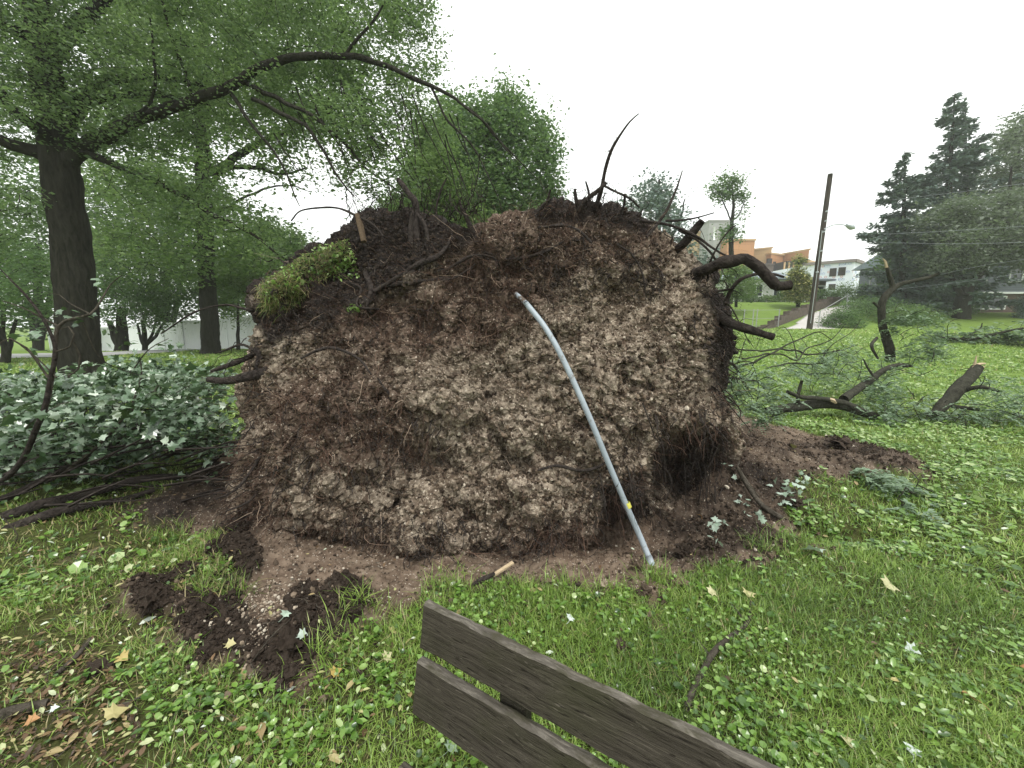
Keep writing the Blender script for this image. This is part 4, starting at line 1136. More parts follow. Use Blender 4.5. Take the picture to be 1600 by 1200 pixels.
big_leaf("yellow green leaf pair near the bottom right", 1330, 1180, .06, 'leaf_yellow', 1.7, .5, 1)
# wilted leaves hanging on the peeled branch
a = Acc()
for px, py, n in [(1235,775,16),(1225,795,12),(1215,770,8),(1165,800,8),(1125,828,5),(1115,850,8),(1250,765,8),(1145,742,4),(1180,818,5)]:
    g = onground(px, py, .06); q = g + RNG.normal(0, .035, (n, 3))
    scatter(a, q, rand_rot(n, 1.0), RNG.uniform(.03, .055, n), *LEAF_MAPLE, rnd=RNG.uniform(0, .5, n))
o = a.build("wilted_leaves", M['leaf_pale'], tt); o['label'] = "pale green wilted maple leaves"
# ---------------------------------------------------------------- trees
def twig_network(nodes, targets, rad=0.012, sag=0.0, wob=.15):
    """joins every target to the nearest wood with a thin curved twig"""
    acc = Acc()
    nodes = np.asarray(nodes, float)
    d = np.array([np.min(np.linalg.norm(nodes - t, axis=1)) for t in targets])
    order = np.argsort(d)
    N = np.empty((len(nodes) + len(targets) * 4, 3)); N[:len(nodes)] = nodes; k = len(nodes)
    mids = []
    for q in order:
        t = targets[q]
        dd = N[:k] - t; L2 = (dd ** 2).sum(1) ; i = int(np.argmin(L2)); a = N[i]; L = math.sqrt(L2[i])
        if L < .02: continue
        c = a + (t - a) * .5 + RNG.normal(0, wob, 3) * L * .6 + np.array([0, 0, -sag * L])
        C, R = smooth_path([a, c, t], [rad * min(1.6, .5 + L * .5), rad * .65, rad * .3], max(.05, L / 4))
        tube(acc, C, R, 4, 100, caps=False) if False else add_strip(acc, C, R)
        N[k] = c; N[k + 1] = t; N[k + 2] = (c + t) / 2; N[k + 3] = (a + c) / 2; k += 4
        mids.append(c); mids.append((c + t) / 2)
    return acc, np.array(mids)
def add_strip(acc, C, R):
    n = len(C); T = np.gradient(C, axis=0); T /= np.linalg.norm(T, axis=1)[:, None] + 1e-9
    A = np.cross(T, [.21, .35, .91]); A /= np.linalg.norm(A, axis=1)[:, None] + 1e-9; B = np.cross(T, A)
    V = np.stack([C + R[:, None] * (A * math.cos(t) + B * math.sin(t)) for t in (0, 2.094, 4.189)], 1).reshape(-1, 3)
    I, J = np.meshgrid(np.arange(n - 1), np.arange(3), indexing='ij'); J2 = (J + 1) % 3
    acc.add(V, np.stack([I * 3 + J, I * 3 + J2, (I + 1) * 3 + J2, (I + 1) * 3 + J], -1).reshape(-1, 4))
def leaf_cloud(acc, centres, per, sx, sz, size, tilt=.9, shape=LEAF_DIAMOND, tone=None):
    n = len(centres) * per
    base = np.repeat(centres, per, 0)
    off = RNG.normal(0, 1, (n, 3)) * [sx, sx, sz]
    t = RNG.normal(.5, .25, len(centres)) if tone is None else tone
    rnd = np.clip(np.repeat(t, per) + RNG.normal(0, .16, n), 0, 1)
    scatter(acc, base + off, rand_rot(n, tilt), size * np.exp(RNG.normal(0, .25, n)), *shape, rnd=rnd)
def crown_targets(poly, n, Yc, Yd, power=.5):
    p = sample_poly(poly, n); sd_ = sdist(p[:, 0], p[:, 1], poly); amp = 22 if abs(poly_area(poly)) > 15000 else 7
    k = sd_ > amp * (.35 + fbm(p[:, 0] / (amp * 1.3), p[:, 1] / (amp * 1.3), float(Yc), 3)); p, sd_ = p[k], sd_[k]; n = len(p)
    e = np.clip(sd_ / 60, 0.15, 1) ** power
    return P(p[:, 0], p[:, 1], Yc + Yd * RNG.uniform(-1, 1, n) * e)
def tree(name, label, cat, base, trunk, tr, limbs, polys, n, per, leaf, spread, mat, Yc, Yd, bark='bark', group=None, twig=.012, tilt=.9, rough=.12, sz=None, sag=.05, gap=-.16):
    t = thing(name, label, cat, base, 0, group)
    a = Acc(); C = tube(a, trunk, tr, 18, .18, rough, .03, seed=len(name)); a.build("trunk", M[bark], t, smooth=True)
    nodes = [C[len(C) // 3:]]
    for L in limbs:
        a = Acc(); C = tube(a, L[0], L[1], 10, .15, rough, .05, seed=int(abs(L[0][0][0]) * 50) % 97); a.build("limb", M[bark], t, smooth=True)
        nodes.append(C)
    nodes = np.concatenate(nodes)
    tg = []
    tot = sum(abs(poly_area(p[0])) for p in polys)
    for pl in polys:
        k = int(n * abs(poly_area(pl[0])) / tot * (pl[3] if len(pl) > 3 else 1))
        tg.append(crown_targets(pl[0], k, pl[1] if len(pl) > 1 else Yc, pl[2] if len(pl) > 2 else Yd))
    tg = np.concatenate(tg)
    # clumps: pull the targets together so light and dark masses and gaps appear
    q = tg / (spread * 5.0); keep = fbm(q[:, 0], q[:, 1], q[:, 2] * 1.8, 3) > gap
    tg = tg[keep]
    acc, mids = twig_network(nodes, tg, twig, sag)
    acc.build("twigs", M[bark], t)["kind"] = "stuff"
    la = Acc()
    leaf_cloud(la, tg, per, spread, (sz or spread * .6), leaf, tilt)
    if len(mids): leaf_cloud(la, mids[::2], max(2, per // 4), spread * .7, (sz or spread * .6) * .7, leaf, tilt)
    la.build("crown", M[mat], t)
    return t
def poly_area(p):
    p = np.asarray(p, float); x, y = p[:, 0], p[:, 1]
    return .5 * np.sum(x * np.roll(y, -1) - y * np.roll(x, -1))
def pl(pts): return np.array([P(p[0], p[1], p[2]) for p in pts])

M['leaf_a'] = leaf_mat("crown_leaf_mat", [(0, (0.045, 0.08, 0.038)), (.5, (0.10, 0.16, 0.068)), (1, (0.185, 0.26, 0.11))], None, .42, .5, .35)
M['leaf_b'] = leaf_mat("crown_leaf_deep_mat", [(0, (0.035, 0.075, 0.03)), (.5, (0.075, 0.145, 0.055)), (1, (0.13, 0.22, 0.08))], None, .4, .5, .35)
M['leaf_bright'] = leaf_mat("crown_leaf_bright_mat", [(0, (0.05, 0.095, 0.03)), (.5, (0.11, 0.19, 0.055)), (1, (0.20, 0.28, 0.09))], None, .42, .5, .35)
M['leaf_blue'] = leaf_mat("hazed_spruce_needle_mat", [(0, (0.07, 0.10, 0.092)), (.5, (0.13, 0.18, 0.16)), (1, (0.22, 0.28, 0.25))], None, .1, .6, .3)  # needles paled and greyed, whitening by haze is put into the colour
M['leaf_grey'] = leaf_mat("purplish_leaf_mat", [(0, (0.06, 0.078, 0.06)), (.5, (0.12, 0.145, 0.11)), (1, (0.185, 0.215, 0.165))], None, .25, .6, .3)
M['leaf_gold'] = leaf_mat("golden_leaf_mat", [(0, (0.05, 0.08, 0.03)), (.45, (0.13, 0.17, 0.05)), (.7, (0.40, 0.38, 0.13)), (1, (0.6, 0.56, 0.26))], None, .25, .5, .3)

# the big shade tree at the left
yb = 9.0
tb = np.array([P(128, 600, yb)[0], yb, 0.0])
trunk = np.concatenate([[tb + [0.0, 0, -.1]], pl([(126,560,yb),(118,450,yb),(108,350,yb),(95,262,yb),(85,190,yb),(72,110,yb),(62,40,yb),(50,-60,yb),(40,-200,yb),(35,-330,yb)])])
limbs = [
 (pl([(108,250,9),(135,228,8.9),(170,210,8.8),(205,188,8.7),(250,175,8.6),(290,160,8.5),(330,150,8.4),(355,140,8.3),(378,128,8.2),(400,110,8.1),(440,95,8),(480,87,7.9),(530,86,7.8),(580,95,7.7),(620,110,7.6),(660,130,7.5),(700,148,7.4),(735,170,7.3),(775,215,7.2),(810,250,7.1)]), [.17,.145,.125,.115,.105,.098,.09,.086,.082,.075,.068,.06,.054,.048,.041,.034,.026,.018,.012,.006]),
 (pl([(385,130,8.2),(420,145,8),(450,160,7.9),(480,175,7.8),(520,205,7.7),(560,250,7.6),(600,285,7.6),(640,310,7.6)]), [.045,.042,.038,.032,.028,.022,.016,.01]),
 (pl([(395,155,8.0),(440,175,7.8),(475,195,7.6),(500,230,7.5),(525,270,7.4),(555,305,7.4)]), [.04,.035,.03,.026,.02,.012]),
 (pl([(360,145,8.2),(385,180,8.0),(410,215,7.9),(440,255,7.8),(455,290,7.8),(468,320,7.8)]), [.04,.03,.025,.02,.014,.008]),
 (pl([(120,235,8.9),(165,250,8.8),(210,268,8.7),(255,290,8.6),(300,315,8.6),(335,338,8.6),(370,355,8.5),(410,378,8.5),(460,415,8.5)]), [.08,.07,.06,.055,.05,.045,.035,.025,.01]),
 (pl([(90,255,9),(55,235,8.8),(20,225,8.6),(-30,205,8.4),(-90,190,8.2)]), [.15,.13,.11,.09,.07]),
 (pl([(95,240,9),(70,215,8.7),(45,190,8.4),(20,170,8.2),(0,140,8)]), [.12,.10,.09,.08,.06]),
 (pl([(95,240,9.3),(100,190,9.5),(120,150,9.6),(160,130,9.6),(210,118,9.6),(260,122,9.6),(320,134,9.5)]), [.12,.11,.10,.09,.075,.06,.04]),
 (pl([(110,200,9.3),(140,160,9.6),(180,150,9.7),(230,147,9.8),(280,152,9.8),(330,165,9.8)]), [.10,.09,.08,.07,.05,.03]),
 (pl([(75,100,9.2),(110,50,9.5),(150,10,9.8),(210,-60,10)]), [.16,.14,.12,.08]),
 (pl([(65,70,9),(30,50,8.7),(-20,30,8.4),(-70,-10,8.2)]), [.12,.10,.08,.06]),
 (pl([(300,155,8.5),(290,110,8.4),(270,60,8.3),(255,10,8.2),(240,-50,8)]), [.03,.028,.025,.02,.015]),
 (pl([(205,190,8.7),(240,150,8.3),(245,90,8.0),(235,30,7.8)]), [.03,.025,.02,.012]),
 (pl([(540,86,7.8),(560,60,7.7),(585,30,7.6),(600,0,7.6)]), [.03,.025,.02,.012]),
 (pl([(715,158,7.4),(760,195,7.4),(800,240,7.4),(840,280,7.4)]), [.022,.018,.012,.006]),
 (pl([(675,138,7.5),(710,200,7.4),(745,240,7.3),(770,290,7.3),(785,330,7.3)]), [.02,.018,.014,.010,.006]),
 (pl([(750,240,7.3),(740,300,7.3),(725,330,7.3)]), [.012,.008,.005]),
]
drips = []
for k in range(34):
    x0, y0 = RNG.uniform(420, 720), 0; y0 = np.interp(x0, [420, 530, 640, 720], [150, 130, 150, 190]) + RNG.uniform(-10, 60); Y = RNG.uniform(7.3, 8.3)
    L = RNG.uniform(60, 170); dx = RNG.uniform(.1, .75) * L
    drips.append((pl([(x0, y0, Y), (x0 + dx * .3, y0 + L * .35, Y), (x0 + dx * .7, y0 + L * .7, Y), (x0 + dx, y0 + L, Y)]), [.012, .010, .007, .003]))
cp = [(-120,-160),(600,-160),(665,-60),(672,0),(690,50),(700,110),(672,160),(720,190),(700,235),(660,260),(640,230),(600,250),(560,260),(520,215),(470,215),(430,200),(330,210),(300,250),(200,240),(60,250),(0,290),(-120,300)]
cp2 = [(480,140),(620,150),(660,220),(670,300),(640,320),(600,330),(560,300),(520,270),(500,220)]
cp3 = [(170,240),(260,250),(340,300),(420,340),(475,360),(500,390),(430,410),(360,390),(260,350),(170,300)]
tree("shade_tree", "big dark trunked shade tree at the far left with long limbs reaching over the roots", "tree", tb, trunk, [.42,.36,.335,.315,.31,.29,.25,.21,.18,.15,.1], limbs + drips,
     [(cp, 9.9, 2.2), (cp2, 7.8, 1.0, .55), (cp3, 8.6, .8, .55), ([(-100,280),(60,280),(50,400),(-100,420)], 9, 2, .6)], 2700, 66, .069, .19, 'leaf_a', 9, 2.5, twig=.011, sz=.12, sag=.1, gap=-.33)

# second shade tree, farther back
yb = 20.0; bx = P(328, 548, yb)
trunk = np.concatenate([[[bx[0], yb, -.1]], pl([(330,545,yb),(326,470,yb),(322,400,yb),(318,300,yb),(316,200,yb),(318,100,yb),(320,0,yb),(322,-90,yb)])])
limbs = [(pl([(322,270,20),(345,262,19.6),(380,238,19.2),(420,215,19),(460,205,18.8)]), [.2,.18,.15,.12,.07]),
         (pl([(322,300,20),(350,265,20),(400,262,19.6),(440,272,19.4),(480,262,19.2)]), [.12,.11,.09,.06,.03]),
         (pl([(318,220,20),(290,180,20),(260,120,20)]), [.2,.15,.1]), (pl([(318,180,20),(350,120,20),(380,60,20)]), [.2,.15,.1]),
         (pl([(324,330,20),(290,300,19.5),(250,290,19)]), [.12,.1,.06]), (pl([(345,330,20),(400,300,19.5),(450,290,19.5),(485,300,19.5)]), [.06,.05,.03,.015])]
tree("shade_tree", "second shade tree, slimmer, standing in front of the white fence", "tree", (bx[0], yb, 0), trunk, [.46,.40,.36,.34,.31,.27,.22,.17,.1], limbs,
     [([(130,-40),(520,-40),(560,80),(540,200),(470,220),(440,260),(420,330),(440,400),(400,430),(300,450),(200,440),(150,380),(120,250),(140,100)], 20, 4), ([(400,230),(520,200),(560,270),(530,300),(450,300),(430,280)], 19, 1.5, .35)],
     1700, 42, .17, .42, 'leaf_bright', 20, 4, twig=.02, sz=.25)

# ash-like tree behind the plate
yb = 17.0; bx = P(770, 560, yb)
trunk = np.concatenate([[[bx[0], yb, 0]], pl([(770,540,yb),(768,420,yb),(765,300,yb),(762,220,yb),(760,160,yb)])])
limbs = [(pl([(768,380,17),(720,300,16.5),(690,240,16.5)]), [.12,.08,.03]), (pl([(766,330,17),(810,260,17),(840,210,17)]), [.12,.08,.03]), (pl([(767,360,17),(820,320,16.5),(860,290,16.5)]), [.1,.06,.03])]
tree("ash_tree", "rounded green tree rising behind the left half of the root wall", "tree", (bx[0], yb, 0), trunk, [.3,.28,.24,.18,.12,.05], limbs,
     [([(640,215),(690,150),(730,150),(765,135),(800,145),(815,160),(840,185),(868,188),(866,215),(878,255),(876,300),(885,330),(860,350),(820,375),(740,385),(650,370),(560,350),(620,290)], 17, 2.2)],
     1500, 40, .14, .26, 'leaf_b', 17, 2.5, twig=.015, sz=.34, gap=-.3)
yb = 14.0; bx = P(690, 560, yb)
trunk = np.concatenate([[[bx[0], yb, 0]], pl([(690,500,yb),(690,400,yb),(692,330,yb),(695,280,yb),(690,240,yb)])])
tree("young_tree", "low bright green tree just over the left crest of the roots", "tree", (bx[0], yb, 0), trunk, [.12,.11,.1,.08,.05,.02], [],
     [([(640,250),(700,225),(740,270),(745,330),(800,345),(760,375),(640,365),(600,340),(640,310)], 14, 1.2)], 480, 34, .11, .24, 'leaf_bright', 14, 1, twig=.01, sz=.18)

# small trees in front of the fence and a shrub belt at the far left
def small_tree(label, px, Yb, stems, crown, n, per, leaf, spread, mat, group="trees along the white fence", r=.2, Yd=2.0, name="small_tree", pyb=None):
    x = (px - 800) / 620 * Yb * .99
    z = hs1(x, Yb); 
    _, pb = topx(np.array([x, Yb, z]))
    tr = pl([(px, float(pb) + 3, Yb), (px, float(pb) - 25, Yb), (stems[0][0], stems[0][1], Yb)])
    lb = [(pl([(px, float(pb) - 6, Yb), ((px + s[0]) / 2, (float(pb) + s[1]) / 2 + 4, Yb), (s[0], s[1], Yb)]), [r * .7, r * .55, r * .35]) for s in stems[1:]]
    return tree(name, label, "tree", (x, Yb, z), tr, [r, r * .85, r * .5], lb, [(crown, Yb, Yd)], n, per, leaf, spread, mat, Yb, Yd, group=group, twig=.018, sz=spread * .6)
small_tree("dark low branched tree with a thick black trunk before the fence", 190, 22.5, [(190,480),(170,500)], [(90,420),(150,380),(240,390),(280,430),(285,490),(240,515),(160,508),(100,500)], 420, 34, .15, .42, 'leaf_b', r=.34)
small_tree("small multi stemmed tree between the two shade trees", 226, 24.5, [(222,500),(215,505),(245,500),(262,492)], [(180,440),(260,400),(330,420),(400,440),(410,490),(370,508),(280,512),(200,505)], 480, 34, .15, .42, 'leaf_b', r=.15)
small_tree("drooping tree at the right end of the fence beside the root wall", 372, 22.0, [(372,470)], [(330,420),(400,380),(440,400),(450,440),(400,470),(380,510),(345,515),(330,470)], 300, 34, .13, .35, 'leaf_bright', r=.1, Yd=1.2)
small_tree("dark forked tree cut by the left frame edge beside the road", 8, 15.5, [(-10,500),(25,500),(5,480)], [(-120,400),(-40,350),(70,380),(90,450),(60,505),(-120,520)], 420, 34, .12, .34, 'leaf_b', r=.14)
yb = 30
for k, (px, cr, lab, mt) in enumerate([(60, [(-60,250),(60,200),(160,260),(180,400),(150,500),(40,520),(-80,520)], "large dark tree filling the view behind the big trunk", 'leaf_b'),
                                  (260, [(130,300),(220,240),(330,280),(380,340),(400,430),(360,480),(240,490),(120,470)], "large dark tree behind the small fence trees", 'leaf_b'),
                                  (430, [(370,360),(420,350),(470,370),(480,420),(450,470),(380,480),(350,430)], "dark tree showing low between the fence trees and the roots", 'leaf_a')]):
    small_tree(lab, px, yb + k * 2, [(px, 380), (px - 30, 400), (px + 30, 400)], cr, 900, 30, .26, .7, mt, "trees beyond the white fence", r=.35, Yd=3, name="background_tree")

# fence
M['vinyl'] = flat_mat("white_vinyl_mat", (0.82, 0.84, 0.86), .4, .5, .03, 2)
fa, fb = np.array([-40.0, 34.5]), np.array([-12.5, 21.5])
fen = thing("vinyl_fence", "white vinyl privacy fence behind the left trees", "fence", (fa[0], fa[1], hs1(*fa)))
n = 13
for i in range(n):
    p0 = fa + (fb - fa) * i / n; p1 = fa + (fb - fa) * (i + 1) / n
    z0 = min(hs1(*p0), hs1(*p1)); d = p1 - p0; L = np.linalg.norm(d); R = rotz(math.atan2(d[1], d[0])); c = (p0 + p1) / 2
    a = Acc(); nb = 12
    for k in range(nb):
        q = p0 + d * (k + .5) / nb; box(a, (q[0], q[1], z0 + .98), ((L - .12) / nb - .012, .03, 1.66), R)
    box(a, (c[0], c[1], z0 + 1.82), (L - .11, .07, .12), R); box(a, (c[0], c[1], z0 + .16), (L - .11, .068, .13), R)
    a.build("fence_panel", M['vinyl'], fen)
for i in range(n + 1):
    p0 = fa + (fb - fa) * i / n; z0 = hs1(*p0); a = Acc(); R = rotz(math.atan2(*(fb - fa)[::-1]))
    box(a, (p0[0], p0[1], z0 + .95), (.13, .13, 1.95), R); box(a, (p0[0], p0[1], z0 + 1.95), (.16, .16, .05), R); a.build("fence_post", M['vinyl'], fen)

# ---------------------------------------------------------------- conifers and broad trees at the right
def spruce(label, px, py_top, py_base, Yb, halfw, name="spruce_tree", dens=1.0, group=None, gaps=.35, mat='leaf_blue'):
    top = P(px[1], py_top, Yb); bot = P(px[0], py_base, Yb)
    bot[2] = hs1(bot[0], bot[1]) if py_base > 470 else bot[2]
    t = thing(name, label, "spruce", bot, 0, group)
    H = top[2] - bot[2]
    a = Acc(); C = tube(a, [bot, (bot + top) / 2, top], [H * .022, H * .014, .02], 10, .3, .1, .02); a.build("trunk", M['bark'], t, smooth=True)
    br = Acc(); la = Acc(); 
    nb = int(74 * dens)
    for i in range(nb):
        u = (i + RNG.random()) / nb; u = u ** .85; u = (np.floor(u * 19) + .35 * RNG.random()) / 19
        c = top + (bot - top) * (u * .93 + .005)
        Lb = halfw * (u ** .8) * RNG.uniform(.4, 1.2) * (1 + .35 * math.sin(u * 23 + px[0])) * .85 + .12
        az = RNG.uniform(0, 6.283)
        dirv = np.array([math.cos(az), math.sin(az), 0])
        droop = -.12 - .28 * u
        pts = [c, c + dirv * Lb * .5 + [0, 0, droop * Lb * .65], c + dirv * Lb + [0, 0, droop * Lb * .55 + .06 * Lb]]
        CC, RR = smooth_path(pts, [.04 * (1 - u * .2), .02, .006], Lb / 6)
        add_strip(br, CC, RR)
        m_ = max(8, int(62 * Lb / halfw * dens * 1.5))
        s = RNG.random(m_) ** .75
        base = c + dirv * Lb * s[:, None]; base[:, 2] += np.interp(s, [0, .5, 1], [0, droop * Lb * .65, droop * Lb * .49])
        side = np.array([-dirv[1], dirv[0], 0]); w = Lb * .20 * (1 - s * .5)
        base = base + side * (RNG.uniform(-1, 1, m_) * w)[:, None] + np.array([0, 0, 1]) * (-np.abs(RNG.normal(0, .085 * halfw / 2, m_)))[:, None]
        azs = az + RNG.normal(0, .7, m_)
        leaf_n = 3
        base = np.repeat(base, leaf_n, 0) + RNG.normal(0, .06, (m_ * leaf_n, 3))
        scatter(la, base, rand_rot(m_ * leaf_n, .6, az=np.repeat(azs, leaf_n)), RNG.uniform(.16, .34, m_ * leaf_n) * (halfw / 3) ** .5, *LEAF_DIAMOND, rnd=np.clip(RNG.normal(.45, .2, m_ * leaf_n), 0, 1))
    br.build("branches", M['bark'], t)["kind"] = "stuff"; la.build("crown", M[mat], t)
    return t
spruce("tallest spruce with a ragged pointed top right of the utility pole", (1470,1492), 145, 490, 32, 5.0, dens=1.7, group="spruces at the right")
spruce("lower blue green spruce at the left edge of the right tree group", (1410,1414), 236, 485, 30, 3.7, dens=1.4, group="spruces at the right")
spruce("slim spruce top standing just behind the tallest one", (1512,1508), 168, 440, 34, 4.4, dens=1.4, group="spruces at the right")

yb = 28.0; bx = P(1504, 488, yb); bz = hs1(bx[0], yb)
tb_ = np.array([bx[0], yb, bz])
trunk = np.concatenate([[tb_ - [0, 0, .1]], pl([(1503,475,yb),(1506,462,yb)])])
limbs = [(pl([(1506,468,28),(1520,440,28),(1540,410,27.8),(1570,385,27.6),(1610,370,27.4)]), [.28,.22,.18,.12,.08]), (pl([(1503,465,28),(1490,440,28),(1480,420,28),(1470,395,28)]), [.2,.16,.12,.08]),
         (pl([(1505,468,28),(1504,430,28.2),(1502,390,28.4),(1500,340,28.5),(1510,300,28.5)]), [.22,.2,.17,.12,.08]), (pl([(1510,460,28),(1530,430,28),(1560,380,28),(1575,320,28),(1580,260,28)]), [.22,.18,.14,.10,.05])]
tree("plum_tree", "wide grey green tree with several stems in front of the dark house", "tree", tb_, trunk, [.48,.42,.4], limbs,
     [([(1440,330),(1490,300),(1540,310),(1600,290),(1700,300),(1700,430),(1600,430),(1540,425),(1500,440),(1450,430),(1425,400),(1440,360)], 28, 3.2)], 1150, 36, .19, .42, 'leaf_grey', 28, 3, twig=.02, sz=.2)
yb = 36.0; bx = P(1600, 480, yb)
trunk = np.concatenate([[[bx[0], yb, hs1(bx[0], yb)]], pl([(1600,440,yb),(1595,350,yb),(1590,260,yb),(1588,200,yb)])])
limbs = [(pl([(1598,380,36),(1570,300,36),(1550,240,36)]), [.2,.14,.06]), (pl([(1598,360,36),(1640,280,36),(1660,200,36)]), [.2,.14,.06])]
tree("oak_tree", "tall loose crowned tree at the right frame edge behind the grey green one", "tree", (bx[0], yb, hs1(bx[0], yb)), trunk, [.4,.36,.3,.2,.08], limbs,
     [([(1525,290),(1545,225),(1570,190),(1600,165),(1660,150),(1780,200),(1780,420),(1560,420),(1520,360),(1540,320)], 36, 4)], 1700, 34, .24, .50, 'leaf_grey', 36, 4, twig=.025, sz=.35, gap=-.22)
yb = 33
trunk = pl([(1440,500,yb),(1440,420,yb),(1438,380,yb)])
tree("hedge_tree", "mid green bushy tree low between the spruces", "tree", (P(1440,492,yb)[0], yb, hs1(P(1440,492,yb)[0], yb)), trunk, [.2,.15,.1], [],
     [([(1370,400),(1420,360),(1480,370),(1500,420),(1480,460),(1400,465),(1375,440)], yb, 2.5)], 420, 34, .22, .5, 'leaf_b', yb, 2, twig=.02, sz=.35)

# trees in the middle distance
yb = 30
tree("oak_tree", "blue green tree just above the right crest of the root wall", "tree", (P(1030,500,yb)[0], yb, 0), pl([(1030,560,yb),(1030,450,yb),(1028,350,yb),(1030,280,yb)]), [.35,.3,.2,.06], [(pl([(1030,400,yb),(1060,350,yb),(1070,310,yb)]), [.15,.1,.04])],
     [([(975,300),(990,285),(1000,262),(1020,275),(1045,262),(1052,290),(1070,300),(1080,345),(1100,380),(1115,440),(1100,480),(1000,480),(970,400),(960,330)], yb, 3)], 620, 34, .23, .5, 'leaf_blue', yb, 3, twig=.02, sz=.35)
yb = 33
tree("thin_tree", "slender sparse tree in front of the orange building", "tree", (P(1142,480,yb)[0], yb, hs1(P(1142,480,yb)[0], yb)), pl([(1140,475,yb),(1142,420,yb),(1143,360,yb),(1146,320,yb),(1143,285,yb)]), [.22,.2,.16,.10,.03],
     [(pl([(1144,345,yb),(1155,335,yb),(1165,310,yb)]), [.06,.05,.02]), (pl([(1144,350,yb),(1132,320,yb),(1120,295,yb)]), [.06,.05,.02])],
     [([(1108,285),(1130,268),(1165,266),(1174,280),(1165,305),(1168,335),(1150,345),(1142,310),(1125,320),(1112,310)], yb, 1.2), ([(1120,350),(1160,352),(1165,370),(1140,380),(1118,372)], yb, 1, .8)], 300, 18, .2, .32, 'leaf_b', yb, 1, twig=.02, sz=.25)
yb = 29
tree("small_tree", "light leafy tree left of the pale bungalow", "tree", (P(1150,478,yb)[0], yb, hs1(P(1150,478,yb)[0], yb)), pl([(1150,480,yb),(1150,455,yb),(1150,430,yb)]), [.1,.08,.03], [],
     [([(1118,435),(1140,415),(1165,412),(1180,435),(1185,455),(1160,468),(1125,470)], yb, 1.6)], 200, 26, .17, .34, 'leaf_bright', yb, 1, twig=.015)
yb = 31
tree("golden_tree", "pyramid shaped green and yellow tree left of the utility pole", "tree", (P(1247,478,yb)[0], yb, hs1(P(1247,478,yb)[0], yb)), pl([(1247,480,yb),(1247,440,yb),(1248,402,yb)]), [.14,.1,.03], [],
     [([(1247,400),(1256,405),(1259,430),(1266,455),(1259,473),(1234,474),(1230,455),(1236,425)], yb, 1.2)], 430, 34, .16, .24, 'leaf_gold', yb, 1, twig=.012, sz=.12, tilt=.5)
# ---------------------------------------------------------------- paving
def sheet(name, poly, mat, lift, label, step=.5, kind='structure', side=0.0):
    poly = np.asarray(poly, float); lo, hi = poly.min(0), poly.max(0)
    nx, ny = int((hi[0] - lo[0]) / step) + 2, int((hi[1] - lo[1]) / step) + 2
    xs = lo[0] + np.arange(nx) * step; ys = lo[1] + np.arange(ny) * step
    X, Y = np.meshgrid(xs, ys, indexing='ij'); F = grid_faces(nx, ny)
    cx = X.ravel()[F].mean(1); cy = Y.ravel()[F].mean(1)
    F = F[sdist(cx, cy, poly) > 0]
    used = np.unique(F); mp = np.full(nx * ny, -1); mp[used] = np.arange(len(used))
    V = np.stack([X.ravel(), Y.ravel(), h(X.ravel(), Y.ravel()) + lift], -1)[used]
    a = Acc(); a.add(V, mp[F]); o = a.build(name, mat, smooth=True)
    return tag(o, label, None, None, kind)
M['concrete'] = flat_mat("pale_concrete_mat", (0.42, 0.40, 0.38), .85, .3, .18, 3)
M['asphalt'] = flat_mat("pale_road_mat", (0.34, 0.34, 0.34), .85, .3, .12, 5)
sheet("driveway", DRIVE, M['concrete'], .035, "pale concrete drive climbing behind the utility pole", .2)
sheet("road", ROAD, M['asphalt'], .03, "pale lane crossing the park at the left", .3)

def prism(acc, poly_xy, z0, z1, mat=0):
    n = len(poly_xy); V = [(x, y, z0) for x, y in poly_xy] + [(x, y, z1) for x, y in poly_xy]
    acc.add(V, [[i, (i + 1) % n, n + (i + 1) % n, n + i] for i in range(n)], None, mat)
    acc.F.setdefault(n, []).append(np.array([[n + i for i in range(n)], [i for i in range(n)][::-1]]) + (acc.n - 2 * n)); acc.R.setdefault(n, []).append(np.full(2, .5, np.float32)); acc.M.setdefault(n, []).append(np.full(2, mat, np.int32))
# stepped retaining wall along the drive
M['wallblock'] = flat_mat("brown_block_mat", (0.11, 0.09, 0.075), .9, .2, .35, 5, bumpd=.03)
w = thing("retaining_wall", "brown stepped block retaining wall running up beside the pale drive", "wall", (13.2, 22.6, hs1(13.2, 22.6)))
wp = np.array([onground(*q)[:2] for q in [(1188,515),(1214,508),(1240,498),(1262,489),(1288,480),(1308,475)]])
C, _ = smooth_path(np.c_[wp, np.zeros(len(wp))], [1, 1], .85)
for i in range(len(C) - 1):
    p0, p1 = C[i, :2], C[i + 1, :2]; d = p1 - p0; c = (p0 + p1) / 2; L = np.linalg.norm(d)
    z = hs1(*c); top = .12 + .42 * sstep(0, 8, i) + .09 * (i % 2)
    a = Acc(); box(a, (c[0], c[1], z + float(top) / 2 - .25 + .05 * RNG.random()), (L - .01, .38, float(top) + .5), rotz(math.atan2(d[1], d[0]))); a.build("wall_block", M['wallblock'], w)

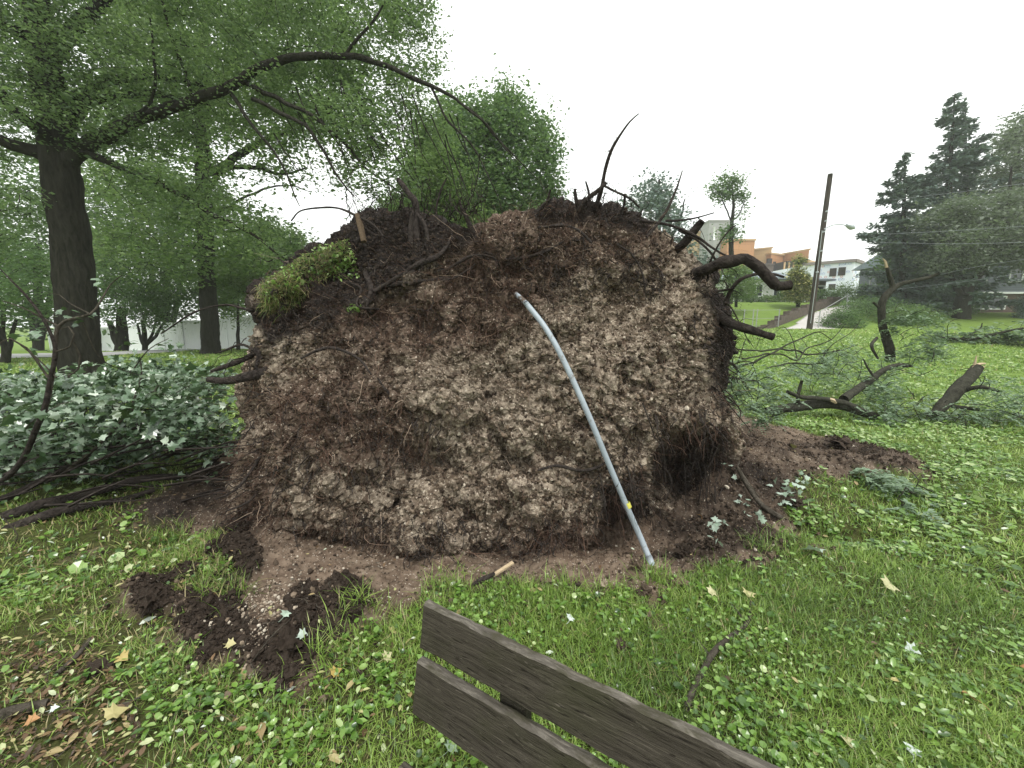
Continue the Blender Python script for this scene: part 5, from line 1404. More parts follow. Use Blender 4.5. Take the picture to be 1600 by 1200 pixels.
# ---------------------------------------------------------------- bungalow
M['white_wall'] = flat_mat("pale_stucco_mat", (0.62, 0.64, 0.58), .8, .3, .06, 1.5)
M['shingle'] = flat_mat("grey_shingle_mat", (0.20, 0.235, 0.26), .85, .3, .18, 6)
M['glass'] = flat_mat("dark_window_glass_mat", (0.03, 0.04, 0.045), .12, .6, .1, 2)
M['trim'] = flat_mat("white_trim_mat", (0.74, 0.76, 0.74), .6, .3, .04, 2)
M['stone_brown'] = flat_mat("brown_stone_mat", (0.17, 0.145, 0.125), .9, .2, .3, 6)
def window(parent, c, w_, h_, ax, nrm, frame='trim', bars=1, glass='glass', name="window"):
    """c centre on the wall plane, ax unit along wall, nrm outward"""
    R = np.stack([np.array([*ax, 0]), np.array([*nrm, 0]), np.array([0, 0, 1.0])], 1)
    c = np.asarray(c, float); n3 = np.array([*nrm, 0]); a3 = np.array([*ax, 0])
    a = Acc(); t = .09
    for s in (-1, 1):
        box(a, c + a3 * s * (w_ / 2 + t / 2) + n3 * .04, (t, .09, h_ + 2 * t), R)
    box(a, c + [0, 0, h_ / 2 + t / 2] + n3 * .04, (w_, .088, t), R); box(a, c - [0, 0, h_ / 2 + t / 2] + n3 * .05, (w_, .11, t), R)
    for k in range(bars): box(a, c + a3 * (w_ * ((k + 1) / (bars + 1) - .5)) + n3 * .035, (.06, .05, h_), R)
    f = a.build("window", M[frame], parent)
    a = Acc(); box(a, c + n3 * .012, (w_ - .002, .02, h_ - .002), R); a.build("pane", M[glass], f)
    return f
A0 = P(1135, 476, 38); z0 = 3.1
x0, x1, yf, yb_ = 20.7, 27.0, 38.0, 46.0
ho = thing("bungalow", "low pale bungalow with a hipped grey roof above the small lawn", "house", (x0, yf, z0))
a = Acc(); prism(a, [(x0, yf), (x1, yf), (x1, yb_), (x0, yb_)], z0 - .6, z0 + 2.3); a.build("wall", M['white_wall'], ho)
a = Acc(); prism(a, [(x1 + .003, yf + 1.2), (x1 + 3.2, yf + 1.2), (x1 + 3.2, yb_), (x1 + .003, yb_)], z0 - .6, z0 + 2.3); o = a.build("wall", M['stone_brown'], ho); o['label'] = "darker stone fronted side wing"
def hip(acc, x0, x1, y0, y1, z, rise, ov=.5, ridge=.3):
    X0, X1, Y0, Y1 = x0 - ov, x1 + ov, y0 - ov, y1 + ov; ym = (Y0 + Y1) / 2; r0, r1 = X0 + (X1 - X0) * ridge, X1 - (X1 - X0) * ridge
    V = [(X0,Y0,z),(X1,Y0,z),(X1,Y1,z),(X0,Y1,z),(r0,ym,z+rise),(r1,ym,z+rise),(X0,Y0,z-.16),(X1,Y0,z-.16),(X1,Y1,z-.16),(X0,Y1,z-.16)]
    acc.add(V, [[0,1,5,4],[2,3,4,5],[6,7,1,0],[7,8,2,1],[8,9,3,2],[9,6,0,3],[9,8,7,6]]); acc.add(V, [[1,2,5],[3,0,4]])
a = Acc(); hip(a, x0, x1 + .4, yf, yb_, z0 + 2.47, 1.25, .6, .42); rf = a.build("roof", M['shingle'], ho)
a = Acc(); hip(a, x1 + 1.2, x1 + 3.2, yf + 1.2, yb_, z0 + 2.46, .7, .5, .4); a.build("roof", M['shingle'], ho)
a = Acc(); box(a, (x0 + 5.2, 41.6, z0 + 3.6), (.8, .7, 1.0)); box(a, (x0 + 5.2, 41.6, z0 + 4.16), (.95, .85, .12)); a.build("chimney", M['stone_brown'], rf)
window(ho, (x0 + 2.1, yf, z0 + 1.35), 1.1, 1.0, (1, 0), (0, -1), bars=1)
window(ho, (x0 + 4.6, yf, z0 + 1.4), 1.7, 1.3, (1, 0), (0, -1), bars=2)
window(ho, (x1 + 2.3, yf + 1.2, z0 + 1.3), 1.4, 1.0, (1, 0), (0, -1), bars=1)
a = Acc(); box(a, (x1 + .9, yf + 1.15, z0 + 1.0), (.95, .08, 2.05)); a.build("door", M['trim'], ho)

# ---------------------------------------------------------------- the building site: sheathed blocks
def osb(name, c):
    m, nt, b = mat_base(name, .85, .25); p = geo_pos(nt)
    n = noise(nt, 1.1, 4, .6, p)
    br = node(nt, "ShaderNodeTexBrick"); br.inputs["Scale"].default_value = 1.0; br.inputs["Mortar Size"].default_value = .02; br.inputs["Brick Width"].default_value = 2.44; br.inputs["Row Height"].default_value = 1.22
    mp = node(nt, "ShaderNodeCombineXYZ"); s = node(nt, "ShaderNodeSeparateXYZ"); nt.links.new(p, s.inputs[0])
    nt.links.new(mathn(nt, 'ADD', s.outputs[0], s.outputs[1]), mp.inputs[0]); nt.links.new(s.outputs[2], mp.inputs[1]); nt.links.new(mp.outputs[0], br.inputs[0])
    br.inputs["Color1"].default_value = (*c, 1); br.inputs["Color2"].default_value = (*[x * .86 for x in c], 1); br.inputs["Mortar"].default_value = (*[x * .6 for x in c], 1)
    nt.links.new(mixc(nt, mathn(nt, 'MULTIPLY', n, .4), br.outputs[0], tuple(x * .7 for x in c)), b.inputs["Base Color"])
    return m
M['osb'] = osb("orange_sheathing_mat", (0.46, 0.235, 0.11)); M['ply'] = osb("yellow_sheathing_mat", (0.50, 0.34, 0.18)); M['cmu'] = osb("grey_block_mat", (0.34, 0.345, 0.33))
M['void'] = flat_mat("dark_opening_mat", (0.035, 0.03, 0.028), .9, .1, .2)
site = thing("construction_building", "unfinished block with orange board walls and a grey block tower on the hill", "building", (37, 80, 5))
def wx(px, Y): return float(P(px, 450, Y)[0])
def wz(py, Y): return float(P(1200, py, Y)[2])
def block(name, px0, px1, Y, depth, pyt, mat, label=None, pxr=None, Y1=None, base=3.0):
    a = Acc(); X0, X1 = wx(px0, Y), wx(px1, Y1 or Y); zt = wz(pyt, Y)
    prism(a, [(X0, Y), (X1, Y1 or Y), (X1, (Y1 or Y) + depth), (X0, Y + depth)], base, zt); o = a.build(name, M[mat], site)
    a = Acc(); prism(a, [(X0 - .15, Y - .15), (X1 + .15, (Y1 or Y) - .15), (X1 + .15, (Y1 or Y) + depth), (X0 - .15, Y + depth)], zt + .003, zt + .3); a.build("parapet", M['ply' if mat != 'cmu' else 'cmu'], o)
    if label: o['label'] = label
    return X0, X1, zt
block("wall_block", 1085, 1119, 84, 10, 364, 'ply', "yellow board clad end wall", Y1=84)
block("tower", 1101, 1132, 80.5, 6, 346, 'cmu', "grey block stair tower")
X0, X1, zt = block("wall_block", 1131, 1173, 78, 14, 376, 'osb', "tall orange boarded block", Y1=78)
X0b, X1b, ztb = block("wall_block", 1173.2, 1200, 82, 14, 391, 'ply', "pale yellow boarded recess", Y1=80)
X0c, X1c, ztc = block("wall_block", 1200.2, 1219, 79, 14, 397, 'osb', "orange boarded wall with window openings", Y1=81)
X0d, X1d, ztd = block("wall_block", 1219.2, 1258, 81.2, 12, 398, 'osb', "low orange boarded wing with an open bay", Y1=76)
block("wall_block", 1258.2, 1269, 76.2, 12, 408, 'ply', Y1=79)
def opening(px, py, Y, w_, h_, mat='void', dy=.0):
    c = P(px, py, Y); a = Acc(); box(a, c + [0, -.06, 0], (w_, .3, h_)); o = a.build("window_opening", M[mat], site)
for px, py, Y, w_, h_ in [(1176,425,80.6,1.0,2.4),(1183,427,80.2,1.0,2.4),(1189.5,431,79.8,1.0,2.6),(1201,415,78.9,.9,2.6),(1207,419,79.6,.9,2.4),(1211,424,80.0,1.4,2.8),(1176,436,80.6,1.0,1.6),(1183,436,80.2,1.0,1.6),(1168,412,77.9,.9,1.6),(1129.5,428,77.8,.8,4.4),(1204,440,79,1.6,2.0),(1214,440,80.2,1.6,1.6)]:
    opening(px, py, Y, w_, h_)
a = Acc(); c = P(1233, 421, 78.2); box(a, c, (3.6, 3.6, 2.6)); o = a.build("open_bay", M['void'], site)
for k in range(3):
    a = Acc(); c = P(1225 + k * 7, 421, 76.2); box(a, c, (.2, .25, 2.6)); a.build("stud_post", M['ply'], site)
a = Acc(); box(a, P(1233, 427, 76.0), (4.2, .2, .25)); a.build("guard_rail", M['ply'], site)
a = Acc(); tube(a, [P(1116, 375, 79.9), P(1116, 354, 79.9)], [.18, .18], 8, 1); o = a.build("vent_pipe", M['trim'], site, smooth=True)

# white wrapped building
m, nt, b = mat_base("house_wrap_mat", .5, .4)
nt.links.new(ramp(nt, noise(nt, .5, 3, .5, geo_pos(nt)), [(.3, (.70, .74, .84)), (.7, (.84, .87, .94))]), b.inputs["Base Color"]); M['wrap'] = m
M['wrap_blue'] = flat_mat("wrap_print_blue_mat", (0.38, 0.44, 0.66), .6, .3, .1); M['wrap_red'] = flat_mat("wrap_print_red_mat", (0.62, 0.42, 0.44), .6, .3, .1)
M['fascia'] = flat_mat("grey_brown_fascia_mat", (0.22, 0.19, 0.18), .8, .3, .1)
wb = thing("wrapped_building", "white house wrap covered building with black window openings behind the bushes", "building", (44, 62, 4))
Yc = 58.0; p_l = (wx(1255, 62), 62.0); p_c = (wx(1330, Yc), Yc); p_r = (wx(1376, 66), 66.0); p_r2 = (wx(1342, 60.2), 60.2)
ztl, ztc_ = wz(414, 62), wz(408, Yc)
a = Acc()
V = [(*p_l, 2), (*p_c, 2), (*p_r2, 2), (*p_l[:1], 76, 2), (*p_l, ztc_), (*p_c, ztc_), (*p_r2, ztc_), (*p_l[:1], 76, ztc_)]
a.add(V, [[0,1,5,4],[1,2,6,5],[2,3,7,6],[3,0,4,7],[4,5,6,7]]); a.build("wall", M['wrap'], wb)
a = Acc(); zr = wz(417, 60.2); V = [(*p_r2, 2), (*p_r, 2), (p_r[0], 78, 2), (p_r2[0], 78, 2), (*p_r2, zr), (*p_r, zr), (p_r[0], 78, zr), (p_r2[0], 78, zr)]
V = [(x + (.01 if i in (0, 3, 4, 7) else 0), y + .01, z) for i, (x, y, z) in enumerate(V)]
a.add(V, [[0,1,5,4],[1,2,6,5],[2,3,7,6],[3,0,4,7],[4,5,6,7]]); a.build("wall", M['wrap'], wb)
def cornice(p, q, z):
    p, q = np.array(p), np.array(q); d = q - p; L = np.linalg.norm(d); n = np.array([d[1], -d[0]]) / L; c = (p + q) / 2 + n * .12
    a = Acc(); box(a, (c[0], c[1], z + .1), (L + .2, .25, .42), rotz(math.atan2(d[1], d[0]))); a.build("fascia", M['fascia'], wb)
cornice(p_l, p_c, ztc_); cornice(p_c, p_r2, ztc_ + .004); cornice(p_r2, p_r, zr)
def on_wall(p, q, px, py):
    """point of the wall p-q seen at px,py"""
    dx, dy, dz = ray(px, py); p, q = np.array(p), np.array(q)
    d = q - p; A = np.array([[dx, -d[0]], [dy, -d[1]]]); t, s = np.linalg.solve(A, p); return np.array([dx * t, dy * t, CAMZ + dz * t])
def wall_frame(p, q):
    d = np.array(q) - np.array(p); d = d / np.linalg.norm(d); return d, np.array([d[1], -d[0]])
for (px, py, w_, h_) in [(1301.5,425.5,.75*1.0,1.15),(1315.5,424,.78,1.15),(1300,448.5,.75,.85)]:
    ax, nn = wall_frame(p_l, p_c); c = on_wall(p_l, p_c, px, py)
    a = Acc(); R = np.stack([np.array([*ax, 0]), np.array([*nn, 0]), np.array([0, 0, 1.0])], 1); box(a, c, (w_ * 1.05, .14, h_), R); a.build("window_opening", M['void'], wb)
for (px, py, w_, h_) in [(1351,430,.55,1.05),(1363,432,.4,1.0)]:
    ax, nn = wall_frame(p_r2, p_r); c = on_wall(p_r2, p_r, px, py)
    a = Acc(); R = np.stack([np.array([*ax, 0]), np.array([*nn, 0]), np.array([0, 0, 1.0])], 1); box(a, c, (w_, .14, h_), R); a.build("window_opening", M['void'], wb)
# printed marks on the wrap: small discs over wavy strokes, part of the walls
a = Acc()
def mark(p, q, px, py, sc, kind):
    ax, nn = wall_frame(p, q); c = on_wall(p, q, px, py) + np.array([*nn, 0]) * .03
    R = np.stack([np.array([*ax, 0]), np.array([*nn, 0]), np.array([0, 0, 1.0])], 1)
    if kind == 0:
        t = np.linspace(0, 2 * np.pi, 17)[:-1]
        ring = np.stack([np.cos(t) * .2, np.zeros(16), np.sin(t) * .2], -1); V = np.concatenate([ring, ring * .62]) * sc
        a.add(V @ R.T + c, [[i, (i + 1) % 16, 16 + (i + 1) % 16, 16 + i] for i in range(16)], None, 1)
        for dxx in (-.08, .06): box(a, c + R @ np.array([dxx * sc, 0, 0]), (.05 * sc, .01, .18 * sc), R, 1)
    else:
        for i in range(5):
            box(a, c + R @ np.array([(-.36 + i * .17) * sc, 0, (.05 if i % 2 else -.02) * sc]), (.11 * sc, .01, (.16 if i else .34) * sc), R, 0)
        box(a, c + R @ np.array([0, 0, -.22 * sc]), (.8 * sc, .01, .035 * sc), R, 0)
for px, py, k in [(1285,427,1),(1279,440,1),(1290,439,1),(1303,437,1),(1315,436,1),(1323,424,1),(1282,433.5,0),(1290,433,0),(1303,432.8,0),(1315,432,0),(1286,416,0),(1280,422,1),(1293,415,1),(1316,413,1),(1326,411,1),(1309,425,1),(1295,425,0)]:
    mark(p_l, p_c, px, py, .9, k)
for px, py in [(1332,424),(1337,425),(1334,430),(1339,431.5),(1333,436),(1338,437)]: mark(p_c, p_r2, px, py, .9, int(px) % 2)
for px, py in [(1345,425),(1347,431),(1356,429),(1344,437),(1358,436),(1354,441),(1367,436)]: mark(p_r2, p_r, px, py, .9, int(px) % 2)
a.build("wrap_print", [M['wrap_blue'], M['wrap_red']], wb)
# further pale house beyond the trees
ph = thing("pale_house", "sliver of a white house seen low between the spruces", "house", (wx(1395, 70), 70, 5))
a = Acc(); prism(a, [(wx(1378, 70), 70), (wx(1420, 70), 70), (wx(1420, 70), 78), (wx(1378, 70), 78)], 3, wz(441, 70)); a.build("wall", M['trim'], ph)
a = Acc(); hip(a, wx(1378, 70), wx(1420, 70), 70, 78, wz(441, 70) + .17, 2.2, .4, .3); a.build("roof", M['shingle'], ph)

# dark sided house at the right
M['siding'] = None
m, nt, b = mat_base("dark_blue_siding_mat", .7, .3); s = node(nt, "ShaderNodeSeparateXYZ"); nt.links.new(geo_pos(nt), s.inputs[0])
st = mathn(nt, 'FRACT', mathn(nt, 'MULTIPLY', s.outputs[2], 5.0))
nt.links.new(ramp(nt, st, [(0, (.05, .058, .07)), (.12, (.115, .13, .155)), (1, (.14, .155, .18))]), b.inputs["Base Color"]); bump(nt, b, st, .6, .02); M['siding'] = m
M['brick'] = osb("dull_brick_mat", (0.14, 0.10, 0.085))
hx0, hx1, hy = wx(1488, 34.5), wx(1720, 34.5), 34.5; hz = hs1(hx0 + 2, hy)
dh = thing("dark_house", "blue grey sided house over a brick lower floor behind the wide grey green tree", "house", (hx0, hy, hz))
zb = hz + 1.7
a = Acc(); prism(a, [(hx0 + .2, hy + .25), (hx1, hy + .25), (hx1, hy + 9), (hx0 + .2, hy + 9)], hz - 1, zb); a.build("wall", M['brick'], dh)
a = Acc(); prism(a, [(hx0, hy), (hx1, hy), (hx1, hy + 9.4), (hx0, hy + 9.4)], zb + .003, zb + 3.1); o = a.build("wall", M['siding'], dh); o['label'] = "blue grey clapboard upper floor"
a = Acc(); box(a, ((hx0 + hx1) / 2, hy - .02, zb - .03), (hx1 - hx0 + .1, .12, .16)); box(a, (hx0 - .03, hy + .06, zb + 1.5), (.12, .16, 3.0)); a.build("corner_trim", M['trim'], dh)
a = Acc(); X0_, X1_ = hx0 - .5, hx1 + .5; V = [(X0_, hy - .7, zb + 3.0), (X1_, hy - .7, zb + 3.0), (X1_, hy + 10, zb + 3.0), (X0_, hy + 10, zb + 3.0), (X0_, hy + 4.6, zb + 5.2), (X1_, hy + 4.6, zb + 5.2)]
a.add(V, [[0,1,5,4],[2,3,4,5],[3,2,1,0]]); a.add(V, [[3,0,4],[1,2,5]]); a.build("roof", M['shingle'], dh)
for px in (1537, 1562):
    window(dh, (wx(px, hy + .25), hy + .25, hz + .85), 1.25, .95, (1, 0), (0, -1), bars=0)
for px in (1528, 1583):
    window(dh, (wx(px, hy), hy, zb + 1.6), 1.0, 1.35, (1, 0), (0, -1), bars=0)

# ---------------------------------------------------------------- utility pole, lamp and wires
M['pole'] = bark_mat("old_pole_wood_mat", (0.035, 0.03, 0.026), (0.10, 0.085, 0.072), 10, .08)
M['galv'] = flat_mat("galvanised_mat", (0.42, 0.45, 0.47), .45, .5, .08, 4, .3)
Yp = 22.0; b0 = P(1264, 517, Yp); b0[2] = hs1(b0[0], b0[1]) 
pole = thing("utility_pole", "leaning bare brown wooden utility pole at the foot of the drive", "utility pole", b0)
t0 = P(1297.5, 272, Yp + .2)
a = Acc(); tube(a, [b0 - [0, 0, .3], (b0 + t0) / 2, t0], [.145, .13, .11], 20, .25, .04); a.build("pole", M['pole'], pole, smooth=True)
lamp = Acc(); f0 = P(1288, 358, Yp)
tube(lamp, [f0, P(1300, 352, Yp - .1), P(1313, 350.5, Yp - .2), P(1325, 353, Yp - .3)], [.03, .03, .03, .03], 8, .1); arm = lamp.build("lamp_arm", M['galv'], pole, smooth=True)
a = Acc(); tube(a, [P(1322, 351.5, Yp - .28), P(1326, 352.5, Yp - .3), P(1331, 355, Yp - .34), P(1336, 356.5, Yp - .38)], [.07, .13, .15, .05], 12, .05); a.build("lamp_head", M['galv'], arm, smooth=True)
a = Acc()
for px, py in [(1292, 330), (1290.5, 345), (1287, 362), (1283, 392), (1277, 425)]:
    box(a, P(px, py, Yp - .12), (.05, .14, .07))
tube(a, [P(1266.5, 505, Yp - .15), P(1280, 400, Yp - .15), P(1284.5, 360, Yp - .15)], [.014, .014, .014], 6, .5); a.build("pole_hardware", M['galv'], pole)
M['wire'] = flat_mat("grey_wire_mat", (0.20, 0.22, 0.24), .5, .4, .05)
WG = "overhead wires crossing the right trees"
for k, (lab, pts) in enumerate([
    ("topmost overhead wire crossing the spruces toward the upper right", [(1395,312,26),(1500,300,23),(1620,284,20)]),
    ("second overhead wire, level with the wide tree's crown top", [(1380,366,27),(1500,360,24),(1620,352,21)]),
    ("third overhead wire just below the second", [(1375,379,27),(1500,381,24),(1620,378,21)]),
    ("lowest overhead wire sagging in front of the dark house", [(1400,452,27),(1500,441,24),(1620,424,21)]),
    ("fine wire between the third and the lowest overhead wires", [(1420,440,27),(1520,418,24),(1620,402,21)])]):
    a = Acc(); tube(a, pl(pts), [.010, .010, .010], 5, .4); o = a.build("overhead_wire", M['wire'], smooth=True); tag(o, lab, "wire", WG)

# ---------------------------------------------------------------- shrubs, wire fences
def shrub(label, px, py, Y, w_, hgt, mat, n=90, leaf=.12, per=26, name="shrub", group=None, z=None):
    x = float(P(px, py, Y)[0]); z = hs1(x, Y) if z is None else z
    t = thing(name, label, "shrub", (x, Y, z), 0, group)
    base = np.array([x, Y, z]); u = RNG.normal(0, 1, (n, 3)); u /= np.linalg.norm(u, axis=1)[:, None]; u[:, 2] = np.abs(u[:, 2])
    r = RNG.uniform(.45, 1, n) ** .6 * (1 + .25 * perlin(u[:, 0] * 2 + px, u[:, 1] * 2, u[:, 2] * 2))
    tg = base + u * r[:, None] * [w_ / 2, w_ / 2.6, hgt * .86]
    acc, mids = twig_network(base + np.array([[0, 0, 0.05], [0, 0, .2]]), tg, .018); acc.build("stems", M['bark'], t)
    la = Acc(); leaf_cloud(la, tg, per, w_ * .09, hgt * .08, leaf, .9); leaf_cloud(la, mids, per // 3, w_ * .1, hgt * .08, leaf, .9); la.build("foliage", M[mat], t); return t
GS = "shrubs on the bank beside the drive"
shrub("tall rounded bush in front of the white wrapped building", 1326, 475, 38, 4.2, 2.3, 'leaf_b', 150, group=GS)
shrub("low dark clipped bush at the right foot of the drive", 1316, 505, 24.5, 2.4, 1.3, 'leaf_b', 120, .09, group=GS)
shrub("spreading grey green bush on the bank above the low dark clipped one", 1362, 485, 28, 4.2, 1.7, 'leaf_b', 160, .10, group=GS)
shrub("bright green bush on the bank under the spruces", 1415, 500, 26, 3.2, 1.5, 'leaf_bright', 130, .10, group=GS)
shrub("yellowish bush beside the thin white post on top of the bank", 1368, 470, 36, 4.5, 2.2, 'leaf_bright', 120, group=GS)
shrub("dark bush by the drive's upper bend", 1290, 478, 37, 2.4, 1.5, 'leaf_b', 80, group=GS)
shrub("low bush left of the dark house's corner", 1455, 492, 31, 5, 1.8, 'leaf_b', 140, group=GS)
shrub("small conical bush at the right frame edge before the dark house", 1598, 497, 28, 1.2, 2.0, 'leaf_blue', 70, .1, group=GS)
for k, (px, lab) in enumerate([(1160, "left bungalow foundation shrub under the small window"), (1178, "foundation shrub between the bungalow windows"), (1202, "foundation shrub under the large bungalow window"), (1222, "tall foundation shrub left of the golden tree")]):
    shrub(lab, px, 474, 37, 1.5, [.8, 1.0, .8, 1.5][k], 'leaf_b' if k < 2 else 'leaf_bright', 50, .12, 20, group="shrubs along the bungalow")
M['post'] = flat_mat("grey_post_mat", (0.32, 0.33, 0.32), .6, .4, .1)
wf = thing("wire_fence", "low wire fence crossing the sloping lawn below the bungalow", "fence", (10, 24, 1.5))
fp = [(1150,503),(1167,500),(1183,499),(1217,505)]
pts3 = []
for px, py in [(1140,504),(1162,503),(1176,503),(1182,503),(1216,506)]:
    x = float(P(px, py, 24.5)[0]); zz = hs1(x, 24.5); pts3.append((x, 24.5, zz)); a = Acc(); tube(a, [(x, 24.5, zz - .1), (x, 24.5, zz + 1.1)], [.03, .03], 6, .5); a.build("fence_post", M['post'], wf)
a = Acc()
for hh_ in (.1, .55, 1.05): tube(a, [(x, y, z + hh_) for x, y, z in pts3], [.008] * 5, 4, .5)
a.build("fence_wire", M['post'], wf)
wf = thing("hand_rail", "thin grey rail on posts along the right side of the drive", "rail", (17.5, 24, 1.6))
a = Acc(); tp = []
for px, py, Y in [(1280,500,24.0),(1322,484,31.0)]:
    x = float(P(px, py, Y)[0]); zz = hs1(x, Y); tp.append((x, Y, zz + 1.0)); a = Acc(); tube(a, [(x, Y, zz - .1), (x, Y, zz + 1.02)], [.035, .035], 7, .5); a.build("rail_post", M['post'], wf)
a = Acc(); tube(a, tp, [.02, .02], 6, 1); a.build("rail", M['post'], wf)
fpole = Acc(); x = float(P(1357, 460, 37)[0]); zz = hs1(x, 37.0); tube(fpole, [(x, 37, zz), (x, 37, zz + 2.6)], [.05, .05], 8, .5); box(fpole, (x, 37, zz + 2.65), (.35, .1, .12))
o = fpole.build("clothes_post", M['post']); tag(o, "thin white post standing among bushes on the bank", "post")
# ---------------------------------------------------------------- the fallen maple crown at the left
M['maple'] = leaf_mat("maple_crown_leaf_mat", [(0, (0.012, 0.03, 0.012)), (.45, (0.03, 0.065, 0.03)), (.66, (0.075, 0.14, 0.065)), (.78, (0.24, 0.33, 0.21)), (1, (0.6, 0.68, 0.56))], (0.14, 0.21, 0.13), .15, .25, .8)  # bright tones hold pale leaves and painted highlights, dark ones the shaded gaps
mp_root = thing("fallen_maple", "fallen maple limb heaped at the left with pale backed leaves and dark branches", "fallen tree", (-3.4, 4.4, 0))
brs = [
 ([(-60,830,3.0),(0,815,3.05),(60,790,3.15),(140,770,3.4),(220,748,3.6),(300,740,3.8),(360,700,4.1)], [.05,.05,.045,.04,.035,.025,.015]),
 ([(-80,800,3.2),(0,780,3.3),(60,755,3.4),(120,725,3.5),(180,690,3.6),(240,650,3.7),(290,615,3.8),(318,592,3.9)], [.035,.032,.03,.026,.022,.018,.012,.006]),
 ([(-80,850,2.9),(0,833,2.9),(90,802,3.05),(170,785,3.3),(240,765,3.5)], [.05,.045,.04,.03,.02]),
 ([(-20,760,3.0),(15,740,2.9),(50,690,2.85),(72,640,2.8),(78,590,2.8),(85,545,2.8),(70,500,2.8),(45,465,2.8),(20,440,2.8),(0,420,2.8)], [.02,.02,.019,.017,.014,.012,.009,.007,.005,.003]),
 ([(70,640,2.8),(82,600,2.82),(88,560,2.85),(92,510,2.9),(115,497,2.9),(140,490,2.9),(155,470,2.95),(170,445,3.0),(190,430,3.0)], [.016,.015,.013,.012,.010,.008,.006,.004,.002]),
 ([(85,550,2.8),(108,540,2.8),(113,520,2.8),(104,508,2.8),(92,512,2.8)], [.007,.006,.006,.005,.004]),
 ([(115,535,2.8),(125,555,2.8),(122,575,2.8),(105,588,2.8)], [.006,.006,.005,.004]),
 ([(75,590,2.8),(45,545,2.75),(20,530,2.7),(-10,545,2.7)], [.008,.006,.005,.003]),
 ([(92,510,2.9),(60,495,2.85),(30,480,2.8),(0,470,2.8)], [.007,.006,.004,.003]),
 ([(140,490,2.9),(110,475,2.9),(95,462,2.9),(80,460,2.9)], [.004,.004,.003,.002]),
 ([(88,590,2.8),(60,560,2.85),(35,540,2.9)], [.005,.004,.002]),
 ([(-20,700,3.2),(60,690,3.3),(150,650,3.5),(230,640,3.7),(300,650,3.9)], [.02,.018,.015,.012,.007]),
 ([(100,740,3.4),(150,700,3.4),(200,640,3.3),(222,590,3.3),(218,560,3.3)], [.016,.012,.009,.006,.004]),
 ([(240,650,3.7),(280,640,3.6),(330,680,3.6),(350,700,3.6)], [.01,.008,.006,.004]),
 ([(-40,860,2.7),(30,845,2.8),(110,830,3.0),(190,800,3.3),(260,775,3.6),(330,750,3.9)], [.03,.03,.026,.022,.018,.01]),
 ([(0,800,2.6),(10,815,2.6),(25,835,2.6),(15,860,2.6)], [.004,.004,.003,.002]),
 ([(130,505,2.9),(160,560,3.0),(200,580,3.2),(240,590,3.3)], [.004,.004,.003,.002]),
 ([(210,575,3.3),(235,545,3.2),(262,530,3.2)], [.005,.004,.002]),
]
nodes = []
for pts, r in brs:
    a = Acc(); C = tube(a, pl(pts), r, 9, .05, .15, .02, seed=int(abs(pts[0][1])) % 50); a.build("branch", M['bark_grey'] if r[0] < .02 else M['root'], mp_root, smooth=True); nodes.append(C)
nodes = np.concatenate(nodes)
LP = [(-80,600),(0,595),(60,590),(110,580),(170,578),(240,562),(300,566),(345,578),(362,600),(350,640),(362,680),(366,700),(340,715),(280,712),(220,718),(150,735),(60,745),(-80,765)]
tg = crown_targets(LP, 900, 4.0, 1.0)
bot = P(np.full(3, 0), np.full(3, 0), np.full(3, 1.0))
tg = tg[(tg[:, 2] > 0.08) & (fbm(tg[:, 0] * 2.6, tg[:, 1] * 2.6, tg[:, 2] * 2.6, 2) > -.16)]
acc, mids = twig_network(nodes, tg, .006, -.05, .12); acc.build("twigs", M['bark_grey'], mp_root)["kind"] = "stuff"
LEAF_MAPLE2 = (LEAF_MAPLE[0] * 1.0, LEAF_MAPLE[1]); LEAF_MAPLE2[0][:, 2] = .30 * np.abs(LEAF_MAPLE[0][:, 1]) * -1 - .28 * LEAF_MAPLE[0][:, 0] ** 2 + .05
la = Acc()
def drooped(c, per, s, size, mix=.5):
    n = len(c) * per
    leaf_cloud(la, c, per, s, s * .8, size, 1.1, LEAF_MAPLE2, tone=RNG.normal(.5, .27, len(c)))
drooped(tg, 13, .09, .056)
if len(mids): drooped(mids, 3, .1, .056)
c2 = crown_targets([(0,600),(150,580),(300,570),(345,590),(330,640),(200,640),(0,660)], 110, 3.9, .6); drooped(c2, 9, .10, .06)
for px, py, Y, k in [(90,490,2.9,5),(135,498,2.9,6),(40,520,2.75,4),(60,545,2.8,3),(200,540,3.2,5),(45,530,2.8,4),(150,440,3,2),(240,590,3.3,8),(265,540,3.4,6),(140,742,3.1,3),(150,795,3.1,1),(200,560,3.2,6),(360,740,3.7,6),(330,705,3.6,8),(350,690,3.6,8),(320,760,3.7,5),(280,740,3.6,6)]:
    drooped(P(np.array([px]), np.array([py]), np.array([Y])), k, .035, .05)
la.build("crown", M['maple'], mp_root)

a = Acc()
for k in range(70):       # dark brush under the leaves
    px, py = RNG.uniform(-60, 330), RNG.uniform(690, 800); Y = RNG.uniform(3.0, 4.2) - (py - 700) * .003
    L = RNG.uniform(60, 190); s = RNG.uniform(-.45, .05)
    p0, p1, p2 = P(px, py, Y), P(px + L * .5, py + L * .5 * s - 6, Y + .1), P(px + L, py + L * s + RNG.uniform(-14, 14), Y + .25)
    for q in (p0, p1, p2): q[2] = max(q[2], .03)
    C, R = smooth_path([p0, p1, p2], [.012, .009, .004], .1); add_strip(a, C, R)
a.build("brush", M['root'], mp_root)['kind'] = 'stuff'

